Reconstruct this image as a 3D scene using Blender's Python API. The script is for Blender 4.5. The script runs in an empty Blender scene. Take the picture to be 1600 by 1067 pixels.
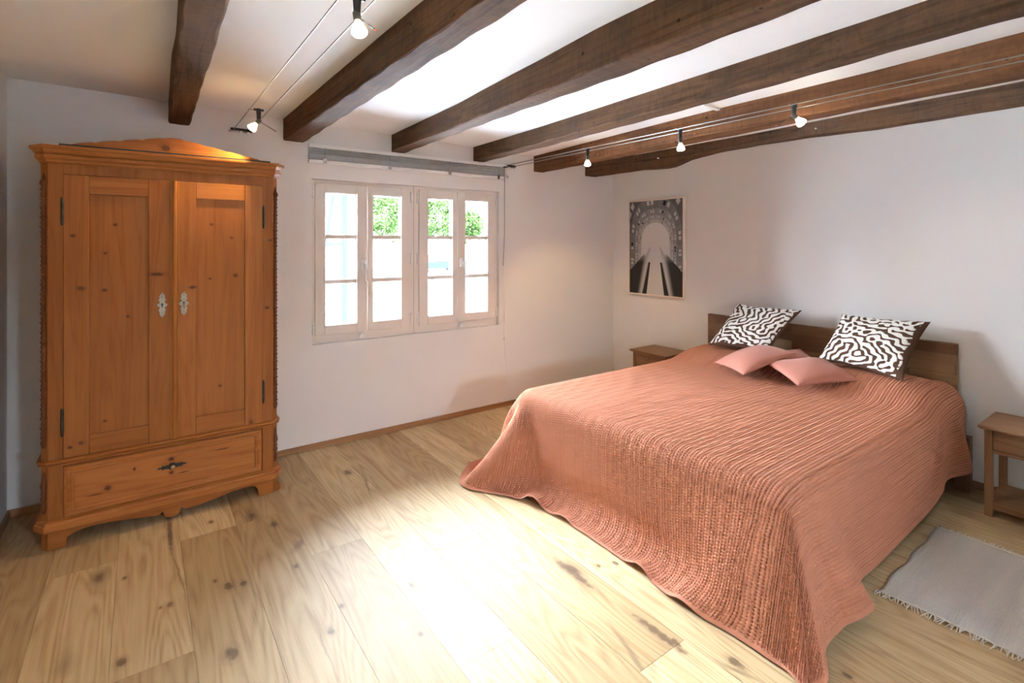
import bpy, bmesh, math, random
import numpy as np
from mathutils import Vector, Matrix
random.seed(7)
rng = np.random.default_rng(11)
scene = bpy.context.scene
COL = scene.collection
PI = math.pi

# ------------------------------------------------------------------ camera, sky, daylight, exposure
F_PX, HORIZON, EYE = 803.0, 381.0, 1.5
YAW = math.atan2(578, 803)
cam_d = bpy.data.cameras.new('camera')
cam_d.sensor_width = 36.0
cam_d.lens = F_PX / 1600 * 36
cam_d.shift_y = (HORIZON - 533.5) / 1600
cam_d.clip_start = 0.02
cam_d.clip_end = 500
cam = bpy.data.objects.new('camera', cam_d)
COL.objects.link(cam)
cam.location = (0, 0, EYE)
cam.rotation_euler = (PI / 2, 0, -YAW)
scene.camera = cam

SKY = 65.0
world = bpy.data.worlds.new('sky')
scene.world = world
world.use_nodes = True
bgn = world.node_tree.nodes['Background']
bgn.inputs[0].default_value = (0.80, 0.95, 1.13, 1)
bgn.inputs[1].default_value = SKY
_nt = world.node_tree
_tc = _nt.nodes.new('ShaderNodeTexCoord'); _sp = _nt.nodes.new('ShaderNodeSeparateXYZ'); _rp = _nt.nodes.new('ShaderNodeValToRGB')
_nt.links.new(_tc.outputs['Generated'], _sp.inputs[0]); _nt.links.new(_sp.outputs[2], _rp.inputs[0])
for _e, (_p, _c) in zip([_rp.color_ramp.elements[0], _rp.color_ramp.elements.new(.28), _rp.color_ramp.elements[-1]], [(0.0, (.10, .12, .14)), (.26, (.90, 1.06, 1.25)), (.8, (1.20, 1.45, 1.75))]):
    _e.position = _p; _e.color = (*_c, 1)
_nt.links.new(_rp.outputs[0], bgn.inputs[0])
scene.view_settings.view_transform = 'Standard'
scene.view_settings.look = 'None'
scene.view_settings.exposure = 1.64
scene.view_settings.gamma = 1.0
scene.view_settings.use_curve_mapping = False
try:
    scene.cycles.max_bounces = 10
    scene.cycles.diffuse_bounces = 6
    scene.cycles.glossy_bounces = 4
    scene.cycles.transparent_max_bounces = 12
    scene.cycles.sample_clamp_indirect = 20.0
    scene.cycles.sample_clamp_direct = 8.0
    scene.cycles.use_adaptive_sampling = False
    scene.cycles.use_denoising = True
    scene.cycles.caustics_reflective = False
    scene.cycles.caustics_refractive = False
except Exception:
    pass

def portal(name, loc, rot, sx, sy):
    l = bpy.data.lights.new(name, 'AREA')
    l.shape = 'RECTANGLE'; l.size = sx; l.size_y = sy
    l.cycles.is_portal = True
    o = bpy.data.objects.new(name, l); COL.objects.link(o)
    o.location = loc; o.rotation_euler = rot
    return o
portal('daylight_portal', (1.83, 4.17, 1.37), (-PI / 2, 0, 0), 1.65, 1.22)
portal('fill_portal_rear', (1.09, -1.86, 1.46), (PI / 2, 0, 0), 0.38, 0.44)  # portal for the added fill window behind the camera

# room: window wall y = 3.9, right wall x = 4.164, left wall x = -0.6, rear wall y = -1.6
YW, XR, XL, YB = 3.9, 4.164, -0.6, -1.6
def ceil_z(x): return 2.40 - 0.018 * x

# ------------------------------------------------------------------ materials
class N:
    def __init__(s, name):
        s.m = bpy.data.materials.new(name); s.m.use_nodes = True
        s.t = s.m.node_tree; s.b = s.t.nodes['Principled BSDF']; s.o = s.t.nodes['Material Output']
    def n(s, typ, **kw):
        nd = s.t.nodes.new(typ)
        for k, v in kw.items():
            if k.startswith('_'):
                setattr(nd, k[1:], v)
            else:
                s.put(nd.inputs[int(k[1:]) if k[0] == 'i' and k[1:].isdigit() else k.replace('__', ' ')], v)
        return nd
    def put(s, sock, v):
        if hasattr(v, 'outputs'): v = v.outputs[0]
        if isinstance(v, bpy.types.NodeSocket): s.t.links.new(v, sock)
        else: sock.default_value = v
    def ramp(s, fac, stops, interp='LINEAR'):
        r = s.t.nodes.new('ShaderNodeValToRGB'); r.color_ramp.interpolation = interp
        e = r.color_ramp.elements
        while len(e) < len(stops): e.new(0.5)
        for k, (p, c) in enumerate(stops):
            e[k].position = p; e[k].color = (*c, 1) if len(c) == 3 else c
        s.put(r.inputs[0], fac); return r
    def mix(s, fac, a, b, mode='MIX'):
        x = s.t.nodes.new('ShaderNodeMix'); x.data_type = 'RGBA'; x.blend_type = mode
        s.put(x.inputs[0], fac)
        s.put(x.inputs[6], a if not isinstance(a, tuple) else (*a, 1)); s.put(x.inputs[7], b if not isinstance(b, tuple) else (*b, 1))
        return x.outputs[2]
    def math(s, op, a, b=0.0, c=0.0):
        x = s.t.nodes.new('ShaderNodeMath'); x.operation = op
        s.put(x.inputs[0], a); s.put(x.inputs[1], b)
        if op in ('MULTIPLY_ADD', 'SMOOTH_MIN'): s.put(x.inputs[2], c)
        return x.outputs[0]
    def coord(s, kind='Object'): return s.t.nodes.new('ShaderNodeTexCoord').outputs[kind]
    def attr(s, nm, out='Fac'):
        a = s.t.nodes.new('ShaderNodeAttribute'); a.attribute_name = nm; return a.outputs[out]
    def mapping(s, vec, scale=(1, 1, 1), loc=(0, 0, 0), rot=(0, 0, 0)):
        m = s.t.nodes.new('ShaderNodeMapping'); s.put(m.inputs[0], vec)
        m.inputs[1].default_value = loc; m.inputs[2].default_value = rot; m.inputs[3].default_value = scale
        return m.outputs[0]
    def noise(s, vec, scale=5, detail=3, rough=0.55, dist=0.0):
        x = s.n('ShaderNodeTexNoise', Vector=vec, Scale=scale, Detail=detail, Roughness=rough, Distortion=dist); return x.outputs[0]
    def bump(s, h, strength=0.3, dist=0.01, nrm=None):
        b = s.n('ShaderNodeBump', Height=h, Strength=strength, Distance=dist)
        if nrm is not None: s.put(b.inputs['Normal'], nrm)
        return b.outputs[0]
    def marks(s, a, b, spots, wob):
        """knots and cracks at their places on the boards: 1 inside, fading to 0 just outside"""
        best = None
        for (ca, cb, ra, rb) in spots:
            da = s.math('MULTIPLY', s.math('SUBTRACT', a, ca), 1 / ra); db = s.math('MULTIPLY', s.math('SUBTRACT', b, cb), 1 / rb)
            d = s.math('ADD', s.math('MULTIPLY', da, da), s.math('MULTIPLY', db, db))
            best = d if best is None else s.math('MINIMUM', best, d)
        best = s.math('ADD', best, s.math('MULTIPLY', s.math('SUBTRACT', wob, 0.5), 1.6))
        return None, best
    def set(s, **kw):
        for k, v in kw.items():
            k = k.replace('__', ' ')
            if isinstance(v, tuple) and len(v) == 3: v = (*v, 1)
            s.put(s.b.inputs[k], v)
        return s.m

def plain(name, col, rough=0.5, metal=0.0, nz=0.0, spec=0.5):
    m = N(name)
    c = (*col, 1)
    if nz:
        f = m.noise(m.coord(), 40, 3)
        c = m.mix(f, tuple(v * (1 - nz) for v in col), tuple(min(1, v * (1 + nz)) for v in col))
    return m.set(Base__Color=c, Roughness=rough, Metallic=metal, Specular__IOR__Level=spec)

def plaster(name, col, bs=0.25):
    m = N(name); co = m.coord()
    big = m.noise(co, 1.3, 3, 0.5); fine = m.noise(co, 14, 5, 0.6)
    c = m.mix(m.math('MULTIPLY', big, 0.5), tuple(v * 0.965 for v in col), col)
    h = m.math('ADD', m.math('MULTIPLY', big, 3.0), m.math('MULTIPLY', fine, 0.25))
    return m.set(Base__Color=c, Roughness=0.85, Normal=m.bump(h, bs, 0.02), Specular__IOR__Level=0.25)

def wood(name, light, dark, knot, axis='Z', freq=1.0, knots=0.5, rough=0.5, spec=0.25, seed=0.0, contrast=1.0, blotch=None, bumpy=0.12, flat=False, spots=False, tint=0.0, knotlist=None):
    """grain runs along axis (object coordinates)"""
    m = N(name); co = m.coord()
    oi = m.t.nodes.new('ShaderNodeObjectInfo')
    cb = m.n('ShaderNodeCombineXYZ', X=m.math('MULTIPLY', oi.outputs['Random'], 9.0), Y=m.math('MULTIPLY', oi.outputs['Random'], 23.0), Z=m.math('MULTIPLY', oi.outputs['Random'], 5.0))
    va = m.n('ShaderNodeVectorMath', i0=co, i1=cb.outputs[0]); vec = va.outputs[0]
    k = 'XYZ'.index(axis)
    st = [9.0 * freq] * 3; st[k] = 0.55 * freq
    sv = m.mapping(vec, tuple(st), (seed, seed * 2, seed * 3))
    warp = m.noise(vec, 2.5, 2)
    g1 = m.noise(sv, 1.0, 4, 0.55, 0.8)
    st2 = [60.0 * freq] * 3; st2[k] = 2.0 * freq
    g2 = m.noise(m.mapping(vec, tuple(st2)), 1.0, 3, 0.6)
    rings = m.math('FRACT', m.math('MULTIPLY', g1, 7.0))
    rings = m.math('MULTIPLY', m.math('SUBTRACT', 1.0, rings), rings)   # 0..0.25 bands
    f = m.math('ADD', m.math('MULTIPLY', g1, 0.55), m.math('MULTIPLY', g2, 0.35))
    f = m.math('ADD', f, m.math('MULTIPLY', rings, 0.7 * contrast))
    mid = tuple((a + b) / 2 for a, b in zip(light, dark))
    c = m.ramp(f, [(0.28, dark), (0.5, mid), (0.72, light)]).outputs[0]
    if blotch is not None:
        bl = m.ramp(m.noise(vec, 3.1, 4, 0.6), [(0.42, (0, 0, 0)), (0.66, (1, 1, 1))]).outputs[0]
        c = m.mix(m.math('MULTIPLY', bl, 0.65), c, blotch)
    if knots > 0:
        ks = [5.5, 0.0 if flat else 5.5, 5.5]; ks[k] = 3.4
        vo = m.t.nodes.new('ShaderNodeTexVoronoi'); vo.feature = 'F1'
        m.put(vo.inputs['Vector'], m.mapping(vec, tuple(ks), (seed * 1.7, 0.3, 0.7))); vo.inputs['Scale'].default_value = 1.0
        pick = m.math('LESS_THAN', m.n('ShaderNodeSeparateXYZ', i0=vo.outputs['Color']).outputs[0], knots)
        d = m.math('ADD', vo.outputs['Distance'], m.math('MULTIPLY', m.math('SUBTRACT', warp, 0.5), 0.10))
        kn = m.ramp(d, [(0.035, (1, 1, 1)), (0.065, (0.35, 0.35, 0.35)), (0.14, (0, 0, 0))]).outputs[0]
        c = m.mix(m.math('MULTIPLY', m.math('MULTIPLY', kn, pick), 0.9), c, knot)
    if spots:
        v3 = m.t.nodes.new('ShaderNodeTexVoronoi'); m.put(v3.inputs['Vector'], vec); v3.inputs['Scale'].default_value = 10.0
        c = m.mix(m.math('MULTIPLY', m.ramp(v3.outputs['Distance'], [(0.06, (1, 1, 1)), (0.10, (0, 0, 0))]).outputs[0], .85), c, (0.012, 0.008, 0.006))
        sw = [11.0] * 3; sw[k] = 34.0
        saw = m.ramp(m.noise(m.mapping(vec, tuple(sw)), 1.0, 4, .65, 1.2), [(0.36, (.80, .79, .78)), (0.64, (1.08, 1.07, 1.06))]).outputs[0]
        c = m.mix(1.0, c, saw, 'MULTIPLY')
    if knotlist:
        sp = m.n('ShaderNodeSeparateXYZ', i0=co); mk, dd = m.marks(sp.outputs[0], sp.outputs[2], knotlist, m.noise(co, 60, 2))
        dk = m.math('MULTIPLY', dd, .25)
        c = m.mix(m.ramp(dk, [(0.10, (.92, .92, .92)), (0.22, (.55, .55, .55)), (0.30, (.22, .22, .22)), (0.95, (0, 0, 0))]).outputs[0], c, knot)
    if tint:
        lo = 1 - tint; tn = m.ramp(oi.outputs['Random'], [(0, (lo, lo * .95, lo * .9)), (1, (1 + tint, 1 + tint * 1.2, 1 + tint * 1.3))]).outputs[0]
        c = m.mix(1.0, c, tn, 'MULTIPLY')
    return m.set(Base__Color=c, Roughness=rough, Specular__IOR__Level=spec, Normal=m.bump(g2, bumpy, 0.004))

M = {}
M['wall'] = plaster('white_plaster', (0.80, 0.785, 0.765))
M['ceiling'] = plaster('ceiling_plaster', (0.90, 0.905, 0.905), 0.15)
M['frame'] = plain('painted_window_wood', (0.74, 0.69, 0.63), 0.45)
M['white'] = plain('white_enamel', (0.8, 0.8, 0.79), 0.35)
M['alu'] = plain('brushed_aluminium', (0.62, 0.64, 0.65), 0.38, 0.9)
M['blind'] = plain('blind_aluminium', (0.80, 0.80, 0.79), 0.4, 0.0)
M['chrome'] = plain('chrome', (0.7, 0.71, 0.72), 0.18, 1.0)
M['black'] = plain('black_plastic', (0.018, 0.018, 0.02), 0.4)
M['cable'] = plain('steel_cable', (0.30, 0.29, 0.28), 0.35, 0.8)
M['red'] = plain('red_tip', (0.5, 0.05, 0.02), 0.4)
PL, PD, PK = (0.40, 0.150, 0.034), (0.255, 0.078, 0.014), (0.10, 0.030, 0.012)
M['pine_v'] = wood('pine_upright_grain', PL, PD, PK, 'Z', 1.0, 0.12, seed=1.1, contrast=.8, flat=True, tint=.16, knotlist=[(-0.246, 1.599, 0.009, 0.007), (-0.286, 1.452, 0.008, 0.006), (-0.289, 1.262, 0.01, 0.008), (-0.413, 1.541, 0.01, 0.008), (-0.382, 1.276, 0.014, 0.011), (-0.194, 1.119, 0.007, 0.006), (0.187, 1.611, 0.009, 0.007), (0.287, 1.535, 0.008, 0.006), (0.309, 1.316, 0.012, 0.01), (0.18, 1.302, 0.008, 0.006), (0.493, 1.522, 0.008, 0.006), (0.476, 1.118, 0.011, 0.009), (-0.067, 1.337, 0.03, 0.01), (0.095, 1.259, 0.018, 0.008), (-0.288, 0.589, 0.009, 0.007), (-0.382, 0.502, 0.01, 0.008), (-0.424, 0.489, 0.009, 0.007), (0.23, 0.688, 0.009, 0.007)])
M['pine_h'] = wood('pine_level_grain', PL, PD, PK, 'X', 1.0, 0.12, seed=4.2, contrast=.8, flat=True, tint=.16, knotlist=[(-0.03, 2.015, 0.022, 0.018)])
M['pine_drawer'] = wood('pine_drawer_front', (0.50, 0.195, 0.05), (0.32, 0.095, 0.018), PK, 'X', 1.0, 0.0, seed=2.6, contrast=.9, flat=True, tint=.16, knotlist=[(-0.277, 0.247, 0.016, 0.013), (-0.004, 0.329, 0.014, 0.011), (-0.004, 0.256, 0.012, 0.01), (-0.166, 0.316, 0.006, 0.008), (-0.197, 0.15, 0.03, 0.003), (-0.328, 0.226, 0.03, 0.003), (0.242, 0.327, 0.035, 0.003), (0.055, 0.244, 0.03, 0.003)])
M['pine_turned'] = wood('dark_turned_pine', (0.15, 0.048, 0.016), (0.08, 0.024, 0.009), PK, 'Z', 1.4, 0.0, seed=3.3)
M['iron'] = plain('dark_iron', (0.055, 0.055, 0.05), 0.45, 0.8, 0.5)
M['pewter'] = plain('stamped_pewter', (0.36, 0.32, 0.26), 0.42, 0.75, 0.25)
M['brassknob'] = plain('worn_brass', (0.42, 0.30, 0.16), 0.4, 0.7, 0.3)
M['beam'] = wood('old_oak_beam', (0.155, 0.083, 0.044), (0.042, 0.022, 0.013), (0.012, 0.008, 0.006), 'Y', 0.8, 0.6, 0.8, 0.08, 5.0, 1.2, (0.075, 0.048, 0.033), 0.6, spots=True)
M['beam_red'] = wood('reddish_oak_beam', (0.22, 0.098, 0.044), (0.072, 0.031, 0.015), (0.015, 0.008, 0.006), 'Y', 0.8, 0.5, 0.8, 0.08, 6.0, 1.2, (0.11, 0.054, 0.027), 0.5, spots=True)
M['beam_grey'] = wood('weathered_grey_beam', (0.135, 0.082, 0.052), (0.036, 0.023, 0.016), (0.012, 0.008, 0.006), 'Y', 0.9, 0.5, 0.8, 0.08, 7.0, 1.4, (0.17, 0.085, 0.04), 0.8, spots=True)
M['oak_trim'] = wood('oak_skirting', (0.40, 0.22, 0.10), (0.26, 0.13, 0.055), PK, 'X', 0.8, 0.0, seed=9)
M['teak'] = wood('teak_furniture', (0.32, 0.165, 0.075), (0.185, 0.085, 0.036), (0.08, 0.03, 0.012), 'Y', 1.3, 0.12, 0.5, 0.4, 8.0)
M['teak_leg'] = wood('teak_leg', (0.30, 0.155, 0.07), (0.175, 0.08, 0.034), (0.08, 0.03, 0.012), 'Z', 1.3, 0.1, 0.5, 0.4, 8.5)
M['ash_frame'] = wood('pale_picture_frame', (0.86, 0.76, 0.66), (0.76, 0.65, 0.55), PK, 'Z', 1.5, 0.0, 0.5, 0.4, 2.0, 0.5)
M['mattress'] = plain('mattress_ticking', (0.75, 0.73, 0.7), 0.9)
M['darkwood'] = wood('dark_bed_wood', (0.16, 0.08, 0.036), (0.09, 0.042, 0.018), PK, 'Z', 1.2, 0.1, 0.5, 0.4, 3.0)

def floor_mat():
    m = N('oak_plank_floor')
    uvn = m.t.nodes.new('ShaderNodeUVMap'); uvn.uv_map = 'plank'
    uv = uvn.outputs[0]; rnd = m.attr('tone')
    sep = m.n('ShaderNodeSeparateXYZ', i0=uv)
    u, v = sep.outputs[0], sep.outputs[1]
    vec = m.n('ShaderNodeCombineXYZ', X=u, Y=v, Z=m.math('MULTIPLY', rnd, 40.0)).outputs[0]
    # cathedral figure: a big stretched field cut into contour lines
    fld = m.noise(m.mapping(vec, (4.6, 0.50, 1)), 1.0, 2, 0.45, 0.3)
    ct = m.math('PINGPONG', m.math('MULTIPLY', fld, 24.0), 0.5)
    fine = m.noise(m.mapping(vec, (95, 2.6, 1)), 1.0, 3, 0.6)
    mid = m.noise(m.mapping(vec, (22, 1.3, 1)), 1.0, 4, 0.6, 0.5)
    f = m.math('ADD', m.math('MULTIPLY', ct, 0.34), m.math('MULTIPLY', fine, 0.40))
    f = m.math('ADD', f, m.math('MULTIPLY', mid, 0.34))
    c = m.ramp(f, [(0.20, (0.33, 0.200, 0.088)), (0.46, (0.54, 0.385, 0.21)), (0.74, (0.64, 0.495, 0.295))]).outputs[0]
    tone = m.ramp(rnd, [(0.0, (0.74, 0.68, 0.60)), (0.45, (0.96, 0.95, 0.93)), (1.0, (1.12, 1.12, 1.10))]).outputs[0]
    c = m.mix(1.0, c, tone, 'MULTIPLY')
    # knots and cracks
    wob = m.noise(m.mapping(vec, (9, 5, 1)), 1.0, 3)
    vo = m.t.nodes.new('ShaderNodeTexVoronoi'); m.put(vo.inputs['Vector'], m.mapping(vec, (3.6, 1.5, 1))); vo.inputs['Scale'].default_value = 1.0
    pick = m.math('LESS_THAN', m.n('ShaderNodeSeparateXYZ', i0=vo.outputs['Color']).outputs[0], 0.40)
    d = m.math('ADD', vo.outputs['Distance'], m.math('MULTIPLY', m.math('SUBTRACT', wob, 0.5), 0.16))
    kn = m.ramp(d, [(0.03, (1, 1, 1)), (0.085, (0.40, 0.40, 0.40)), (0.19, (0, 0, 0))]).outputs[0]
    c = m.mix(m.math('MULTIPLY', m.math('MULTIPLY', kn, pick), 0.88), c, (0.105, 0.058, 0.03))
    vo2 = m.t.nodes.new('ShaderNodeTexVoronoi'); vo2.feature = 'DISTANCE_TO_EDGE'
    m.put(vo2.inputs['Vector'], m.mapping(m.n('ShaderNodeVectorMath', i0=vec, i1=m.n('ShaderNodeVectorMath', _operation='SCALE', i0=m.n('ShaderNodeCombineXYZ', X=wob), Scale=0.05).outputs[0]).outputs[0], (3.2, 0.26, 1))); vo2.inputs['Scale'].default_value = 1.0
    gate = m.ramp(m.noise(m.mapping(vec, (2.0, 1.3, 1), (3, 7, 1)), 1.0, 2), [(0.57, (0, 0, 0)), (0.66, (1, 1, 1))]).outputs[0]
    cr = m.ramp(vo2.outputs['Distance'], [(0.003, (1, 1, 1)), (0.011, (0, 0, 0))]).outputs[0]
    c = m.mix(m.math('MULTIPLY', m.math('MULTIPLY', cr, gate), 0.55), c, (0.14, 0.08, 0.045))
    ws = m.n('ShaderNodeSeparateXYZ', i0=m.coord())
    mk, dd = m.marks(ws.outputs[0], ws.outputs[1], [(0.308, 2.552, 0.022, 0.035), (0.266, 2.128, 0.026, 0.042), (-0.061, 2.315, 0.018, 0.029), (0.094, 2.566, 0.014, 0.022), (0.062, 2.567, 0.008, 0.013), (0.301, 3.198, 0.014, 0.022), (0.573, 2.976, 0.022, 0.035), (1.096, 3.367, 0.026, 0.042), (0.583, 2.528, 0.014, 0.022), (0.593, 2.027, 0.016, 0.026), (-0.063, 2.889, 0.01, 0.016), (0.869, 1.809, 0.012, 0.019), (0.363, 2.535, 0.016, 0.026), (0.264, 2.627, 0.01, 0.016), (0.671, 2.14, 0.012, 0.019), (1.628, 1.21, 0.016, 0.03), (1.615, 1.274, 0.02, 0.16), (1.727, 1.026, 0.022, 0.035), (1.726, 1.708, 0.01, 0.015), (1.805, 1.675, 0.014, 0.022), (1.594, 1.74, 0.02, 0.16), (1.989, 0.77, 0.012, 0.02), (0.117, 3.221, 0.012, 0.3)], m.noise(m.coord(), 38, 3))
    dk = m.math('MULTIPLY', dd, .30)
    c = m.mix(m.ramp(dk, [(0.06, (.80, .80, .80)), (0.16, (.55, .55, .55)), (0.26, (.20, .20, .20)), (0.9, (0, 0, 0))]).outputs[0], c, (0.12, 0.070, 0.040))
    rg = m.math('MULTIPLY_ADD', fine, 0.10, 0.47)
    return m.set(Base__Color=c, Roughness=rg, Specular__IOR__Level=0.15, Normal=m.bump(f, 0.10, 0.003))
M['floor'] = floor_mat()

def headboard_mat():
    m = N('butcher_block_teak'); co = m.coord()
    sv = m.mapping(co, (1, 1, 1), rot=(PI / 2, 0, PI / 2))
    s = m.n('ShaderNodeSeparateXYZ', i0=co)
    vec = m.n('ShaderNodeCombineXYZ', X=s.outputs[1], Y=s.outputs[2]).outputs[0]
    br = m.t.nodes.new('ShaderNodeTexBrick'); m.put(br.inputs['Vector'], vec)
    br.inputs['Scale'].default_value = 1.0; br.inputs['Brick Width'].default_value = 0.33; br.inputs['Row Height'].default_value = 0.062
    br.inputs['Mortar Size'].default_value = 0.0006; br.offset = 0.37; br.squash = 0.8
    br.inputs['Color1'].default_value = (0, 0, 0, 1); br.inputs['Color2'].default_value = (1, 1, 1, 1); br.inputs['Mortar'].default_value = (0.3, 0.3, 0.3, 1)
    base = m.ramp(br.outputs['Color'], [(0, (0.155, 0.07, 0.03)), (0.5, (0.29, 0.155, 0.07)), (1, (0.46, 0.27, 0.125))]).outputs[0]
    g = m.noise(m.mapping(co, (60, 3.0, 60)), 1.0, 4)
    c = m.mix(m.math('MULTIPLY', g, 0.75), base, (0.12, 0.052, 0.022))
    return m.set(Base__Color=c, Roughness=0.5, Normal=m.bump(g, 0.1, 0.004))
M['headboard'] = headboard_mat()

def cloth(name, col, nz=0.12, scale=300, bs=0.25, sheen=0.25):
    m = N(name); co = m.coord()
    f = m.noise(co, scale, 2); b = m.noise(co, 7, 3)
    c = m.mix(f, tuple(v * (1 - nz) for v in col), tuple(min(1, v * (1 + nz)) for v in col))
    c = m.mix(m.math('MULTIPLY', b, 0.25), c, tuple(v * 0.8 for v in col))
    return m.set(Base__Color=c, Roughness=0.9, Normal=m.bump(f, bs, 0.002), Specular__IOR__Level=0.15, Sheen__Weight=sheen, Sheen__Roughness=0.5)
M['spread'] = cloth('terracotta_cotton', (0.51, 0.215, 0.128), 0.10, 420, 0.15, 0.0)
M['pink'] = cloth('dusty_pink_velvet', (0.45, 0.180, 0.125), 0.08, 350, 0.15, 0.15)
M['pinkpipe'] = cloth('pink_piping', (0.42, 0.165, 0.115), 0.08, 350, 0.1, 0.1)
M['brown'] = cloth('brown_canvas', (0.115, 0.062, 0.040), 0.15, 300, 0.2, 0.1)
M['rug'] = cloth('undyed_cotton_weave', (0.66, 0.62, 0.56), 0.08, 260, 0.5, 0.1)
M['fringe'] = cloth('cotton_fringe', (0.72, 0.66, 0.56), 0.12, 300, 0.2, 0.1)

def pattern_mat():
    m = N('cream_applique_on_brown'); p = m.attr('pattern')
    f = m.noise(m.coord(), 320, 2)
    w = m.mix(f, (0.78, 0.76, 0.70), (0.90, 0.885, 0.84)); b = m.mix(f, (0.085, 0.044, 0.028), (0.14, 0.078, 0.052))
    c = m.mix(m.ramp(p, [(0.42, (0, 0, 0)), (0.58, (1, 1, 1))]), b, w)
    return m.set(Base__Color=c, Roughness=0.92, Specular__IOR__Level=0.1, Normal=m.bump(f, 0.35, 0.003))
M['pattern'] = pattern_mat()
def rug_mat():
    m = N('flat_woven_rug'); co = m.coord(); s = m.n('ShaderNodeSeparateXYZ', i0=co)
    band = m.noise(m.n('ShaderNodeCombineXYZ', Y=m.math('MULTIPLY', s.outputs[1], 5.0)).outputs[0], 1.0, 1)
    c = m.ramp(band, [(0.40, (0.58, 0.555, 0.52)), (0.5, (0.68, 0.65, 0.59)), (0.62, (0.76, 0.73, 0.65))]).outputs[0]
    wv = m.n('ShaderNodeTexWave', Vector=m.mapping(co, (1, 1, 1)), Scale=55.0, Distortion=1.5); wv.bands_direction = 'Y'
    f = m.noise(co, 130, 3)
    c = m.mix(m.math('MULTIPLY', f, 0.3), c, (0.46, 0.42, 0.37))
    return m.set(Base__Color=c, Roughness=0.95, Specular__IOR__Level=0.1, Normal=m.bump(m.math('ADD', wv.outputs[1], f), 0.5, 0.003))
M['rugbody'] = rug_mat()
def print_mat():
    m = N('black_white_print'); c = m.attr('shade', 'Color')
    return m.set(Base__Color=c, Roughness=0.4, Specular__IOR__Level=0.2)
M['print'] = print_mat()
def glass_mat():
    m = N('window_glass')
    tr = m.t.nodes.new('ShaderNodeBsdfTransparent'); gl = m.t.nodes.new('ShaderNodeBsdfGlossy'); gl.inputs['Roughness'].default_value = 0.02
    fr = m.t.nodes.new('ShaderNodeFresnel'); fr.inputs[0].default_value = 1.45
    mx = m.t.nodes.new('ShaderNodeMixShader'); m.put(mx.inputs[0], fr); m.t.links.new(tr.outputs[0], mx.inputs[1]); m.t.links.new(gl.outputs[0], mx.inputs[2])
    m.t.links.new(mx.outputs[0], m.o.inputs[0]); return m.m
M['glass'] = glass_mat()
def glow(name, col, s):
    m = N(name); return m.set(Base__Color=(0.8, 0.8, 0.8), Emission__Color=col, Emission__Strength=s)
M['bulb_white'] = glow('lit_bulb_white', (1.0, 0.86, 0.62), 14)
M['bulb_warm'] = glow('lit_bulb_warm', (1.0, 0.80, 0.42), 10)

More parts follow.
